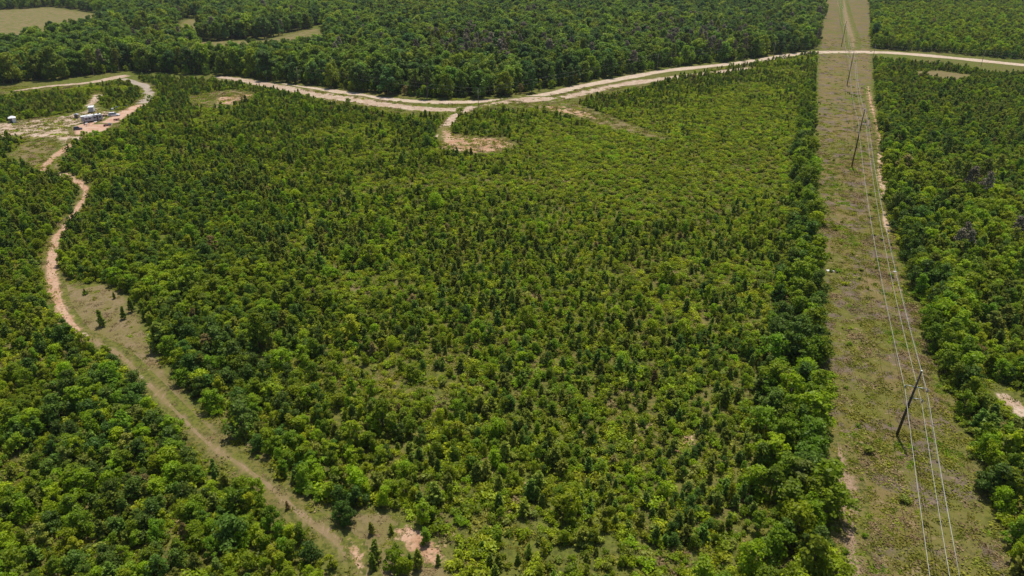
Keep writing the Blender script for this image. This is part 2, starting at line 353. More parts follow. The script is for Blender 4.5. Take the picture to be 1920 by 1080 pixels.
def trunk_geo(segs, rad0, rad1, sides=5):
    """segs: list of (p0, p1, r0, r1)"""
    V, F = [], []
    for p0, p1, r0, r1 in segs:
        p0 = np.array(p0, float); p1 = np.array(p1, float); d = p1-p0; d /= np.linalg.norm(d)+1e-9
        a = np.cross(d, (0.3, 1, 0.1)); a /= np.linalg.norm(a); b = np.cross(d, a); o = len(V)
        for p, rr in ((p0, r0), (p1, r1)):
            for k in range(sides):
                an = 2*math.pi*k/sides; V.append(p+rr*(a*math.cos(an)+b*math.sin(an)))
        for k in range(sides): F.append((o+k, o+(k+1) % sides, o+sides+(k+1) % sides, o+sides+k))
    return V, F
def broadleaf(seed, h, rad, nblob, nleaf, leaf, mat, low=0.12, top=0.95, gap=0.0):
    r = np.random.default_rng(seed); c0 = low*h
    segs = [((0, 0, 0), (0, 0, 0), 0, 0)]; segs = []
    bend = r.normal(0, 0.04*h, 2)
    segs.append(((0, 0, 0), (bend[0]*.5, bend[1]*.5, h*.35), h*.022, h*.016)); segs.append(((bend[0]*.5, bend[1]*.5, h*.35), (bend[0], bend[1], h*.8), h*.016, h*.005))
    B = []
    for i in range(nblob):
        z = c0+(top*h-c0)*((i+0.5)/nblob); fz = (z-c0)/(top*h-c0)
        env = rad*(math.sin(math.pi*min(1, 0.22+0.70*fz))**0.7)*r.uniform(0.15, 1.05)
        an = i*2.399+r.normal(0, 0.4); br = rad*r.uniform(0.20, 0.46)*(1-0.3*fz)
        p = np.array([math.cos(an)*env*0.85+bend[0]*fz, math.sin(an)*env*0.85+bend[1]*fz, z])
        B.append((p, br)); segs.append(((bend[0]*fz*.8, bend[1]*fz*.8, max(h*.15, z-env*.7)), tuple(p), h*.008, h*.003))
    B.append((np.array([bend[0], bend[1], top*h-rad*.22]), rad*.33))
    tot = sum(b[1]**2 for b in B); P_, Nn, T = [], [], []
    for p, br in B:
        k = int(nleaf*br*br/tot); d = r.normal(size=(k, 3)); d[:, 2] += 0.25; d /= np.linalg.norm(d, axis=1, keepdims=True)
        q = p+d*br*np.array([1, 1, 0.85])*(r.uniform(0.55, 1.12, (k, 1)))
        q += 0.12*br*r.normal(size=(k, 3))
        q[:, 2] = np.maximum(q[:, 2], 0.05*h)
        P_.append(q); Nn.append(d*0.8+np.array([0, 0, 0.6])+0.6*r.normal(size=(k, 3)))
        T.append(np.clip(r.normal(0.5+r.normal(0, .10), 0.22, k), 0, 1))
    P_ = np.concatenate(P_); Nn = np.concatenate(Nn); T = np.concatenate(T)
    return crown_mesh('crown', P_, Nn, leaf*r.uniform(0.6, 1.3, len(P_)), mat, r, 1.25, T), trunk_geo(segs, 0, 0), h
def pine(seed, h, rad, nleaf, leaf, mat, low=0.06, wh=8, conic=0.85):
    r = np.random.default_rng(seed); P_, Nn, T = [], [], []
    lean = r.normal(0, 0.02*h, 2); segs = [((0, 0, 0), (lean[0], lean[1], h*.97), h*.018, h*.004)]
    for i in range(wh):
        fz = (i+0.3)/wh; z = h*(low+(0.93-low)*fz); R_ = rad*(1-conic*fz)*r.uniform(0.8, 1.15)
        nb = r.integers(4, 7); a0 = r.uniform(0, 6.28)
        for b in range(nb):
            an = a0+6.283*b/nb+r.normal(0, .25); L_ = R_*r.uniform(0.6, 1.1)
            end = np.array([math.cos(an)*L_+lean[0]*fz, math.sin(an)*L_+lean[1]*fz, z+L_*r.uniform(0.15, 0.55)])
            st = np.array([lean[0]*fz, lean[1]*fz, z]); segs.append((tuple(st), tuple(end), h*.005, h*.002))
            k = max(5, int(nleaf*(L_+.15)/(rad*0.55*wh*5)))
            s = r.uniform(0.25, 1.05, (k, 1))**0.7
            q = st+(end-st)*s+r.normal(size=(k, 3))*leaf*0.35
            dirv = (end-st)/np.linalg.norm(end-st)+0.6*r.normal(size=(k, 3))
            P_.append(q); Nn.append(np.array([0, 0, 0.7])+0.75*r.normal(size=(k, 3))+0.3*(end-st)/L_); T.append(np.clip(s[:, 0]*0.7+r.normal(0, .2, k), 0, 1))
    k = nleaf//14; q = np.stack([r.normal(0, leaf*.3, k)+lean[0], r.normal(0, leaf*.3, k)+lean[1], h*r.uniform(0.86, 1.0, k)], 1)
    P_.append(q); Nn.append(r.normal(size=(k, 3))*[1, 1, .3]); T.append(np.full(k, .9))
    P_ = np.concatenate(P_); Nn = np.concatenate(Nn); T = np.concatenate(T)
    return crown_mesh('crown', P_, Nn, leaf*r.uniform(0.7, 1.4, len(P_)), mat, r, 1.0, T), trunk_geo(segs, 0, 0), h
def tallpine(seed, h, rad, nleaf, leaf, mat, frac=0.5):
    r = np.random.default_rng(seed); P_, Nn, T = [], [], []
    lean = r.normal(0, 0.03*h, 2); segs = [((0, 0, 0), (lean[0], lean[1], h*.97), h*.016, h*.004)]
    nb = 26
    for i in range(nb):
        fz = i/nb; z = h*(frac+(0.97-frac)*fz); an = i*2.4+r.normal(0, .5); L_ = rad*(1-0.75*fz)*r.uniform(0.5, 1.1)
        st = np.array([lean[0]*z/h, lean[1]*z/h, z]); end = st+np.array([math.cos(an)*L_, math.sin(an)*L_, L_*.3])
        segs.append((tuple(st), tuple(end), h*.004, h*.0015)); k = nleaf//nb
        d = r.normal(size=(k, 3)); d /= np.linalg.norm(d, axis=1, keepdims=True)
        q = end+d*rad*0.30*np.array([1, 1, .6])*r.uniform(.4, 1.1, (k, 1)); P_.append(q); Nn.append(d+np.array([0, 0, .7])+.6*r.normal(size=(k, 3))); T.append(r.uniform(0, 1, k))
    P_ = np.concatenate(P_); Nn = np.concatenate(Nn); T = np.concatenate(T)
    return crown_mesh('crown', P_, Nn, leaf*r.uniform(0.7, 1.3, len(P_)), mat, r, 1.2, T), trunk_geo(segs, 0, 0), h
def shrub(seed, h, rad, nleaf, leaf, mat, nb=7):
    r = np.random.default_rng(seed); P_, Nn = [], []; segs = []
    for i in range(nb):
        an = r.uniform(0, 6.28); d0 = rad*r.uniform(0, .75); p = np.array([math.cos(an)*d0, math.sin(an)*d0, h*r.uniform(.3, .7)]); br = rad*r.uniform(.25, .5)
        segs.append(((0, 0, 0), tuple(p), .02, .008)); k = nleaf//nb
        d = r.normal(size=(k, 3)); d /= np.linalg.norm(d, axis=1, keepdims=True); q = p+d*br*[1, 1, .8]*r.uniform(.5, 1.1, (k, 1)); q[:, 2] = np.maximum(q[:, 2], .03)
        P_.append(q); Nn.append(d+np.array([0, 0, .6])+.6*r.normal(size=(k, 3)))
    P_ = np.concatenate(P_); Nn = np.concatenate(Nn)
    return crown_mesh('crown', P_, Nn, leaf*r.uniform(.6, 1.3, len(P_)), mat, r, 1.2), trunk_geo(segs, 0, 0), h
def tuft(seed, h, rad, n, mat):
    r = np.random.default_rng(seed); an = r.uniform(0, 6.28, n); d = rad*r.uniform(0, 1, n)**.7
    wob = 1+.5*np.sin(an*2+seed)+.3*np.sin(an*3+2*seed)
    q = np.stack([np.cos(an)*d*wob, np.sin(an)*d*wob, r.uniform(.02, .8, n)*h*(1-.7*d/rad)], 1)
    nn = r.normal(size=(n, 3))*.8; nn[:, 2] += .75
    return crown_mesh('tuft', q, nn, r.uniform(.12, .34, n), mat, r, 1.1), ([], []), h

PROTO = {
 'broadleaf': [(broadleaf(i+1, 4.6, [1.75, 1.5, 2.0, 1.6, 1.85, 1.35, 1.9, 1.5, 1.3, 2.1, 1.6, 1.45][i], [17, 14, 20, 15, 18, 12, 16, 13, 10, 22, 11, 15][i], 1500, 0.26, LM[mm], top=[.95, .95, .9, .95, .9, .97, .88, .95, .97, .85, .95, .95][i]), mm)
               for i, mm in enumerate(['bright', 'mid', 'mid', 'deep', 'bright', 'yellow', 'deep', 'yellow', 'olive', 'bright', 'mid', 'brown'])],
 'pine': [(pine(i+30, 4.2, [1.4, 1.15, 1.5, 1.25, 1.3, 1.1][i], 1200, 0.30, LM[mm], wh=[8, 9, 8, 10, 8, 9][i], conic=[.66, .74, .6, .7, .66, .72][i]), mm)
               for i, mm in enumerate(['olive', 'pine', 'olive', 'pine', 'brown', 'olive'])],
 'forest': [(broadleaf(i+60, 13.0, [4.6, 4.0, 5.0, 4.3, 4.8][i], [18, 15, 22, 16, 20][i], 2600, 0.70, LM[mm], low=.22), mm)
               for i, mm in enumerate(['forest', 'forestd', 'forestl', 'forestd', 'forest'])],
 'tallpine': [(tallpine(i+80, 13.5, [2.6, 2.2, 2.4][i], 1000, 0.5, LM[mm], [.45, .55, .5][i]), mm) for i, mm in enumerate(['pine', 'olive', 'grey'])],
 'shrub': [(shrub(i+90, 1.3, [1.0, 1.3, .9, 1.1][i], 260, 0.24, LM[mm]), mm) for i, mm in enumerate(['bright', 'yellow', 'mid', 'olive'])],
 'grass': [(tuft(i+110, .35, [1.3, 1.0, 1.5, .8, 1.2][i], 110, LM[mm]), mm) for i, mm in enumerate(['grass', 'yellow', 'straw', 'mid', 'grass'])],
}
PC = {}
for kname, lst in PROTO.items():
    col = bpy.data.collections.new('protos_'+kname); PC[kname] = []
    for i, ((cm, (tv, tf), h0), mm) in enumerate(lst):
        tm = None
        if tf:
            tm = mesh_from('trunk', tv, tf); tm.materials.append(M['bark'])
            nv = len(cm.vertices); cv = np.empty(nv*3, np.float32); cm.vertices.foreach_get('co', cv); cv = cv.reshape(-1, 3)
            nf = len(cm.polygons); cf = np.arange(nv).reshape(-1, 4); tone = np.empty(nf, np.float32); cm.attributes['tone'].data.foreach_get('value', tone)
            jm = mesh_from('tree', np.concatenate([cv, np.array(tv, np.float32)]), np.concatenate([cf, np.array(tf)+nv]), np.concatenate([tone, np.full(len(tf), .5)]), 'tone', 'FACE')
            jm.materials.append(LM[mm]); jm.materials.append(M['bark'])
            jm.polygons.foreach_set('material_index', np.concatenate([np.zeros(nf, np.int32), np.ones(len(tf), np.int32)]))
        else: jm = cm
        po = bpy.data.objects.new('%s_%02d' % (kname, i), jm); col.objects.link(po)
        PC[kname].append((cm, tm, h0, mm))
    PC[kname+'_col'] = col

def gn_scatter(name, pts, rot, scl, idx, col):
    me = bpy.data.meshes.new(name); me.vertices.add(len(pts)); me.vertices.foreach_set('co', np.asarray(pts, np.float32).ravel())
    a = me.attributes.new('irot', 'FLOAT_VECTOR', 'POINT'); a.data.foreach_set('vector', np.asarray(rot, np.float32).ravel())
    a = me.attributes.new('iscl', 'FLOAT_VECTOR', 'POINT'); a.data.foreach_set('vector', np.asarray(scl, np.float32).ravel())
    a = me.attributes.new('iidx', 'INT', 'POINT'); a.data.foreach_set('value', np.asarray(idx, np.int32))
    o = bpy.data.objects.new(name, me); C.objects.link(o)
    ng = bpy.data.node_groups.new('scatter_'+name, 'GeometryNodeTree')
    ng.interface.new_socket(name='Geometry', in_out='INPUT', socket_type='NodeSocketGeometry')
    ng.interface.new_socket(name='Geometry', in_out='OUTPUT', socket_type='NodeSocketGeometry')
    gi = ng.nodes.new('NodeGroupInput'); go = ng.nodes.new('NodeGroupOutput')
    ip = ng.nodes.new('GeometryNodeInstanceOnPoints'); ci = ng.nodes.new('GeometryNodeCollectionInfo')
    ci.inputs['Collection'].default_value = col; ci.inputs['Separate Children'].default_value = True; ci.inputs['Reset Children'].default_value = True
    def na(nm, typ):
        n = ng.nodes.new('GeometryNodeInputNamedAttribute'); n.data_type = typ; n.inputs['Name'].default_value = nm
        return [s for s in n.outputs if s.name == 'Attribute' and s.enabled][0]
    lk = ng.links.new
    lk(gi.outputs[0], ip.inputs['Points']); lk(ci.outputs[0], ip.inputs['Instance']); ip.inputs['Pick Instance'].default_value = True
    lk(na('iidx', 'INT'), ip.inputs['Instance Index']); lk(na('irot', 'FLOAT_VECTOR'), ip.inputs['Rotation']); lk(na('iscl', 'FLOAT_VECTOR'), ip.inputs['Scale'])
    lk(ip.outputs[0], go.inputs[0])
    md = o.modifiers.new('scatter', 'NODES'); md.node_group = ng
    return o

# ------------------------------------------------------------------ vegetation layout
def vnoise(x, y, s, seed):
    x = x/s+seed*13.7; y = y/s+seed*7.1
    def hsh(i, j): 
        a = np.sin(i*127.1+j*311.7+seed*74.7)*43758.5453; return a-np.floor(a)
    i, j = np.floor(x), np.floor(y); u, v = x-i, y-j; u = u*u*(3-2*u); v = v*v*(3-2*v)
    return (hsh(i, j)*(1-u)+hsh(i+1, j)*u)*(1-v)+(hsh(i, j+1)*(1-u)+hsh(i+1, j+1)*u)*v
def fbm(x, y, s, seed): return (vnoise(x, y, s, seed)*.55+vnoise(x, y, s/2.3, seed+1)*.3+vnoise(x, y, s/5, seed+2)*.15)
def jgrid(x0, x1, y0, y1, s):
    X, Y = np.meshgrid(np.arange(x0, x1, s), np.arange(y0, y1, s)); X = X.ravel()+rng.uniform(-.48, .48, X.size)*s; Y = Y.ravel()+rng.uniform(-.48, .48, Y.size)*s
    px, py, d = proj(X, Y)
    k = (px > -260) & (px < 2180) & (py < 1330)
    return X[k], Y[k], px[k], py[k], d[k]
def free(X, Y, extra=0.0):
    k = ~inside(X, Y, CORR)
    for poly, hw, fr in OPEN:
        if hw is None:
            ins = inside(X, Y, poly); dd = seg_dist(X, Y, poly, True)
            k &= ~(ins & (dd > -min(fr, 0))) & ~((dd < fr+extra) & (fr >= 0) & (~ins) & (fr+extra > 0))
        else: k &= seg_dist(X, Y, poly) > hw+fr+extra
    return k
bx = np.array([-700, 0, 100, 200, 250, 330, 440, 520, 600, 690, 800, 900, 960, 1040, 1130, 1240, 1380, 1480, 1540, 1640, 1780, 1920, 2500])
by = np.array([170, 157, 150, 139, 133, 139, 147, 157, 163, 175, 184, 183, 179, 167, 148, 129, 115, 99, 92, 93, 101, 114, 170])
def bound(px): return np.interp(px, bx, by)
INST = {k: [] for k in PROTO}    # rows x,y,h,wf,proto,rot
def add(kind, X, Y, h, wf, pidx):
    INST[kind].append(np.stack([X, Y, h, wf, pidx, rng.uniform(0, 6.28, len(X))], 1))
sx = [-700,0,40,110,190,240,300,400,480,560,620,700,780,830,870,900,1000,1060,1090,1120,1200,1260,1330,1420,1480,1540,1640,1700,1780,1850,1920,2500]
sy = [196,186,181,172,160,149,147,152,163,178,197,209,219,224,218,212,207,204,194,183,168,150,132,119,102,97,112,116,126,138,140,205]
def sbound(px): return np.interp(px, sx, sy)
def choose(n, p):
    if len(p) == 8: p = list(p)+[.3*p[7]+.35, .5*p[0]+.1, .6*p[1], .08]
    return rng.choice(len(p), n, p=np.array(p)/sum(p))
def blob(px, py, cx, cy, rx, ry): return np.exp(-(((px-cx)/rx)**2+((py-cy)/ry)**2))

# tall forest beyond the road
X, Y, px, py, d = jgrid(-1100, 1300, 330, 1400, 7.2)
edge_r = np.interp(Y, [c[1] for c in CR[::-1]][0:0] or sorted(c[1] for c in CR), [c[0] for c in sorted(CR, key=lambda c: c[1])])
k = (py < bound(px)+1) & free(X, Y, 1.5) & ~((px > 1585) & (py > 12) & (X > edge_r+22)) & ~((px > 1640) & (py > 20))
X, Y, px, py = X[k], Y[k], px[k], py[k]; n = fbm(X, Y, 60, 3)
sz = 11+6*n+rng.normal(0, 1.6, len(X))
brown = np.maximum(blob(px, py, 900, 110, 130, 30), blob(px, py, 1290, 90, 110, 30)); pn = vnoise(X, Y, 35, 9)
tp = (rng.uniform(0, 1, len(X)) < 0.07+0.5*brown+0.2*(pn > .8))
add('forest', X[~tp], Y[~tp], sz[~tp], rng.uniform(.85, 1.25, (~tp).sum()), np.where(vnoise(X, Y, 45, 15)[~tp] > .5, choose((~tp).sum(), [3, 1, 4, 1, 3]), choose((~tp).sum(), [3, 2, 1.2, 2, 3])))
ti = np.where(rng.uniform(0, 1, tp.sum()) < .15+.6*brown[tp], 2, choose(tp.sum(), [2, 1]))
add('tallpine', X[tp], Y[tp], sz[tp]+1, rng.uniform(.8, 1.2, tp.sum()), ti)
# understorey at the forest foot
X, Y, px, py, d = jgrid(-700, 700, 340, 760, 4.2)
k = (py < bound(px)-0.5) & (py > bound(px)-14) & free(X, Y, 0.5); 
add('broadleaf', X[k], Y[k], rng.uniform(3, 6.5, k.sum()), rng.uniform(.9, 1.2, k.sum()), choose(k.sum(), [1, 3, 3, 3, 1, 1, 3, 0]))

# young stand beyond the road on the right
X, Y, px, py, d = jgrid(150, 1200, 380, 1050, 5.0)
k = (py < bound(px)-1) & (py > 8) & (px > 1600) & free(X, Y, 0.5) & (X > edge_r.max()*0-1e9); k &= rng.uniform(0, 1, len(X)) < .93
X, Y, px, py = X[k], Y[k], px[k], py[k]
row = 1.0+0.3*((seg_dist(X, Y, CR) < 14))
add('broadleaf', X, Y, rng.normal(7.4, 1.1, len(X))*row, rng.uniform(.85, 1.1, len(X)), choose(len(X), [5, 3, 2, 1, 5, 4, 1, 2]))

# everything this side of the road
X, Y, px, py, d = jgrid(-620, 700, 40, 560, 1.95)
k = (py > np.maximum(bound(px)+2, sbound(px))) & free(X, Y, 0.0); X, Y, px, py = X[k], Y[k], px[k], py[k]
dl = seg_dist(X, Y, CL); dr = seg_dist(X, Y, CR); left = X < np.interp(Y, sorted(c[1] for c in CL), [c[0] for c in sorted(CL, key=lambda c: c[1])])
right = ~left
n1 = fbm(X, Y, 38, 21); n2 = fbm(X, Y, 22, 33); n3 = fbm(X, Y, 14, 45); u = rng.uniform(0, 1, len(X))
sparse = np.clip(blob(px, py, 1260, 335, 290, 95)*1.15+blob(px, py, 1420, 220, 140, 80)*.7+blob(px, py, 1150, 240, 120, 30)*.5+blob(px, py, 690, 542, 95, 32)*.95+blob(px, py, 1240, 860, 60, 90)*.45+blob(px, py, 760, 1010, 120, 50)*.6+blob(px, py, 1040, 280, 110, 25)*.6+blob(px, py, 1120, 1050, 90, 40)*.5, 0, 1)
big = np.clip(blob(px, py, 200, 950, 420, 330)*.8+blob(px, py, 330, 480, 230, 150)*.45+blob(px, py, 450, 700, 200, 200)*.5+blob(px, py, 330, 620, 90, 90)*.5, 0, 1)
tall_l = left & (dl < 3.5+7.0*np.clip((260-Y)/130, .5, 1)) & (Y < 330)
lg = np.exp(rng.normal(0, .22, len(X)))
h_b = (1.35+2.1*n1+1.5*big+1.8*(rng.uniform(0, 1, len(X)) < .06))*lg
h_p = (1.7+2.0*n2+1.0*big)*np.exp(rng.normal(0, .2, len(X)))
h_b *= 1-.5*sparse; h_p *= 1-.45*sparse
# right of the corridor: taller, denser
tallr = right*np.clip(.25+.75*blob(px, py, 1830, 430, 190, 230)+.5*(dr < 9), 0, 1.1)*np.clip((py-110)/140, 0, 1)
h_b = h_b+tallr*3.6; h_p = h_p+tallr*2.6
far_fade = np.clip((Y-150)/250, 0, 1)
pp = np.clip(.34+(n3-.5)*1.6-.42*big-.25*(right)*(dr < 12)+.12*far_fade, .08, .9)
keep = np.where(h_b > 5.2, u < .42, np.where(h_b > 4.0, u < .66, u < .80)); keep &= rng.uniform(0, 1, len(X)) > sparse*.90
keep &= rng.uniform(0, 1, len(X)) > .95*np.clip((.46-fbm(X, Y, 24, 52))*7, 0, 1)*left*(1-.6*big)
keep &= ~tall_l; isp = rng.uniform(0, 1, len(X)) < pp
kk = keep & ~isp; 
tint = vnoise(X, Y, 26, 60)
pi_b = np.where(tint < .35, choose(len(X), [2, 3, 3, 4, 1, 1, 4, 0]), np.where(tint < .65, choose(len(X), [4, 4, 3, 2, 3, 2, 1, 1]), choose(len(X), [4, 2, 1, 1, 4, 4, 1, 3])))
add('broadleaf', X[kk], Y[kk], h_b[kk], rng.uniform(.85, 1.25, kk.sum())*(1+.15*big[kk]), pi_b[kk])
kk = keep & isp
pi_p = np.where(vnoise(X, Y, 20, 71) < .5, choose(len(X), [3, 2, 3, 2, .2, 2]), choose(len(X), [1, 4, 2, 4, .15, 1]))
add('pine', X[kk], Y[kk], h_p[kk], rng.uniform(.85, 1.25, kk.sum()), pi_p[kk])
# shrubs fill the gaps
kk = (~keep) & (~tall_l) & (rng.uniform(0, 1, len(X)) < .92)
add('shrub', X[kk], Y[kk], rng.uniform(.6, 1.7, kk.sum()), rng.uniform(.9, 1.6, kk.sum()), choose(kk.sum(), [4, 5, 2, 1.5]))
X2, Y2, px2, py2, d2 = jgrid(-520, 420, 55, 420, 2.0)
k = (py2 > np.maximum(bound(px2)+2, sbound(px2))) & free(X2, Y2, 0.2) & (rng.uniform(0, 1, len(X2)) < (.30+.55*(fbm(X2, Y2, 18, 101) > .46))*(1-.5*np.clip(blob(px2, py2, 1260, 335, 290, 95), 0, 1)*(fbm(X2, Y2, 11, 131) > .45))*(1-.75*np.clip((.44-fbm(X2, Y2, 24, 52))*8, 0, 1))); X2, Y2 = X2[k], Y2[k]
add('shrub', X2, Y2, rng.uniform(.5, 1.5, len(X2))*(.7+.7*vnoise(X2, Y2, 12, 104)), rng.uniform(1.0, 1.7, len(X2)), np.where(vnoise(X2, Y2, 15, 107) > .5, choose(len(X2), [4, 6, 1, 1.5]), choose(len(X2), [5, 2, 3, 2])))
# tall hedge-row along the left edge of the corridor
X, Y, px, py, d = jgrid(-50, 330, 30, 420, 3.5)
dl = seg_dist(X, Y, CL); left = X < np.interp(Y, sorted(c[1] for c in CL), [c[0] for c in sorted(CL, key=lambda c: c[1])])
k = left & (dl > .4) & (dl < 4+7.5*np.clip((260-Y)/130, .5, 1)) & (py > sbound(px)) & free(X, Y)
X, Y, dl = X[k], Y[k], dl[k]; tt_ = rng.uniform(0, 1, len(X)) < .9; X, Y, dl = X[tt_], Y[tt_], dl[tt_]; hh = (7.6+rng.normal(0, 1.3, len(X)))*np.where(Y > 300, .62, 1)*(1-.03*dl)
add('broadleaf', X, Y, hh, rng.uniform(.95, 1.3, len(X)), choose(len(X), [2, 4, 4, 3, 2, .5, 3, 0]))
# a few tall pines in the woods on the right
def spot(kind, pts, h, wf, pi):
    w_ = np.array(PW(pts)); h = np.array(h, float)*np.ones(len(w_)); add(kind, w_[:, 0], w_[:, 1], h, np.full(len(w_), wf), np.array(pi)*np.ones(len(w_)))
spot('tallpine', [(1795,372),(1806,378),(1832,372),(1840,385),(1780,355),(1862,350),(1770,300),(1885,290)], [13,12.5,14,12,11,12,10,11], 1.0, [1,2,1,2,0,1,0,1])
spot('tallpine', [(1800,470),(1812,480),(1788,476),(1900,460),(1890,475),(1905,250),(1850,230)], [9,8,8,9,8,10,9], 1.1, [2,2,2,2,1,1,1])
# landmark trees
spot('broadleaf', [(1478,672),(1500,650),(1525,668),(1455,650)], [8.8,8.2,7.6,7.0], 1.15, [3,6,3,6])
spot('broadleaf', [(345,640),(360,650),(225,505),(238,520),(118,650),(430,355),(285,365)], [7,6,6.5,5.5,5.5,5.5,6], 1.1, [3,6,3,1,6,3,3])
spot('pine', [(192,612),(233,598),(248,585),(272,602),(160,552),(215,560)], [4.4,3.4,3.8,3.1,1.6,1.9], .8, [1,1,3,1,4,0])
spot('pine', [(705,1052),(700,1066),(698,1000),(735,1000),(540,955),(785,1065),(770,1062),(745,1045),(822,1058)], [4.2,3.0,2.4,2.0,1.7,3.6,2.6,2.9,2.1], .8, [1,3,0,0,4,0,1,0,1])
spot('broadleaf', [(642,975),(655,985),(795,980),(800,1020),(742,1072),(760,1080)], [4.2,3.8,4.4,3,4.4,4], 1.0, [6,3,0,1,0,4])
spot('shrub', [(1868,772),(1880,782),(1895,795),(1908,806),(1885,770),(1900,785),(1918,800),(1872,758),(1893,812),(1912,820)], [1.6,1.8,1.4,1.9,1.1,1.3,1.5,1.2,2.1,2], 1.4, [0,1,2,0,1,2,1,0,2,0])
spot('shrub', [(160,552),(585,925),(600,935),(615,925),(570,920),(1630,850),(1692,940)], [1.2,2.2,2,2.2,2,1.4,1.2], 1.4, [2,2,2,0,2,3,3])
# weeds and low shrubs in the mown strip
X, Y, px, py, d = jgrid(-40, 560, 40, 640, 1.15)
ins = inside(X, Y, CORR); pr = fbm(X, Y, 12, 81); fade = np.clip(1.3-Y/330, .08, 1)
k = ins & (rng.uniform(0, 1, len(X)) < fade*np.where(pr > .55, .8, .42)) & (seg_dist(X, Y, OPEN[[len(p[0]) for p in OPEN].index(max(len(p[0]) for p in OPEN))][0]) > 2)
gi = np.where(vnoise(X, Y, 7, 83) > .62, 2, np.where(pr > .55, 3, 0)); gi = np.where(rng.uniform(0, 1, len(X)) < .5, choose(len(X), [4, 1, 3, .4, 4]), gi)
add('grass', X[k], Y[k], rng.uniform(.12, .42, k.sum())**1.0, rng.uniform(.7, 1.8, k.sum()), gi[k])
k2 = ins & (rng.uniform(0, 1, len(X)) < .004+.10*np.clip((fbm(X, Y, 14, 95)-.58)*5, 0, 1)) & (Y < 420)
add('shrub', X[k2], Y[k2], rng.uniform(.4, 1.1, k2.sum()), rng.uniform(.8, 1.6, k2.sum()), choose(k2.sum(), [1, 2, 3, 3]))
# weeds on openings and under the young trees
X, Y, px, py, d = jgrid(-420, 330, 40, 420, 1.7)
k = (~inside(X, Y, CORR)) & (py > bound(px)+3) & (rng.uniform(0, 1, len(X)) < .42)
for poly, hw, fr in OPEN:
    if hw is not None: k &= seg_dist(X, Y, poly) > hw*.8
k &= ~inside(X, Y, PW([(128,238),(150,232),(196,218),(250,204),(246,214),(222,228),(206,244),(160,254),(134,252)]))
cl_ = inside(X[k], Y[k], CLEAR_); gsel = choose(k.sum(), [3, 3, 1.5, 1, 3]); gsel = np.where(cl_ & (rng.uniform(0, 1, k.sum()) < .7), 2, gsel)
add('grass', X[k], Y[k], np.where(cl_, .5, 1)*rng.uniform(.2, .6, k.sum()), rng.uniform(.7, 1.5, k.sum()), gsel)

# ------------------------------------------------------------------ individuals and the rest
LABEL_TONE = {'bright': 'bright green', 'mid': 'mid green', 'deep': 'dark green', 'yellow': 'yellow-green', 'olive': 'olive', 'pine': 'dark green', 'brown': 'browned', 'forest': 'green', 'forestd': 'dark green', 'forestl': 'light green', 'grey': 'grey brown'}
KN = {'broadleaf': ('broadleaf_tree', 'broadleaf tree', 'tree', 'broadleaf'), 'pine': ('pine_tree', 'young pine', 'pine tree', 'young pine'),
      'forest': ('forest_tree', 'tall forest tree', 'tree', 'broad-crowned tree'), 'tallpine': ('tall_pine', 'tall pine', 'pine tree', 'tall thin pine'),
      'shrub': ('shrub', 'shrub', 'shrub', 'low shrub')}
def where(px, py, X, Y):
    if inside(np.array([X]), np.array([Y]), CORR)[0]: return 'in the mown power line strip'
    if py < bound(px): return 'in the woods beyond the pale road'
    lx = np.interp(Y, sorted(c[1] for c in CL), [c[0] for c in sorted(CL, key=lambda c: c[1])])
    if X > lx: return 'in the woods right of the mown strip'
    if lx-X < 10: return 'in the hedge row left of the mown strip'
    ty = np.interp(px, [0, 100, 153, 265, 405, 545, 690], [250, 520, 630, 707, 842, 948, 1085])
    if px < 690 and py > ty: return 'in the thicket left of the dirt track'
    return 'in the young stand between track and mown strip'
LANDM = [('near power pole', (1681,816)), ('middle power pole', (1597,312)), ('far power pole', (1588,160)), ('red eroded soil scrape', (790,1020)), ('small red bare patch', (1285,830)),
  ('bend of the red track', (162,358)), ('pale scar in the strip', (1655,420)), ('white sandy patch', (880,270)), ('camper', (175,228)), ('sandy spur', (1858,728)),
  ('dry grass opening', (700,545)), ('road junction', (985,190)), ('wide grass clearing', (200,580)), ('lower end of the track', (660,1040)), ('white stone on the strip', (1556,508)),
  ('bottom left photo corner', (20,1060)), ('left photo edge', (10,750)), ('bottom photo edge middle', (1000,1070)), ('grassy track bend', (405,842)), ('strip bare edge at the bottom', (1596,940)),
  ('lower right photo corner', (1900,1060)), ('right photo edge', (1905,560)), ('bottom of the hedge row', (1530,1060)), ('big dark hedge tree', (1490,665)), ('narrow grassy track part', (280,730)),
  ('track end clearing', (560,950)), ('red clay yard', (190,240)), ('gravel drive loop', (272,175)), ('hay meadow', (100,60)), ('road and strip crossing', (1600,98)), ('sandy verge', (700,195)), ('white shelter', (25,229)),
  ('centre of the photo', (960,540)), ('lower middle of the photo', (850,800)), ('right of lower middle', (1250,960)), ('yellow-green scrub opening', (1270,345))]
LWX = [(t_, P(*p_), p_) for t_, p_ in LANDM]
def relate(px, py, X, Y, tone_h):
    best = min(LWX, key=lambda q: (px-q[2][0])**2+((py-q[2][1])*1.3)**2)
    dx, dy = px-best[2][0], py-best[2][1]
    if abs(dx)+abs(dy) < 14: pos = 'at'
    elif abs(dx) > 1.2*abs(dy): pos = 'right of' if dx > 0 else 'left of'
    else: pos = 'in front of' if dy > 0 else 'behind'
    return '%s the %s' % (pos, best[0])
ORD = ['', 'second', 'third', 'fourth', 'fifth', 'sixth', 'seventh', 'eighth', 'ninth', 'tenth', 'eleventh', 'twelfth']
used_lab = set(); nind = {'broadleaf': 300, 'pine': 300, 'forest': 260, 'tallpine': 120, 'shrub': 220}
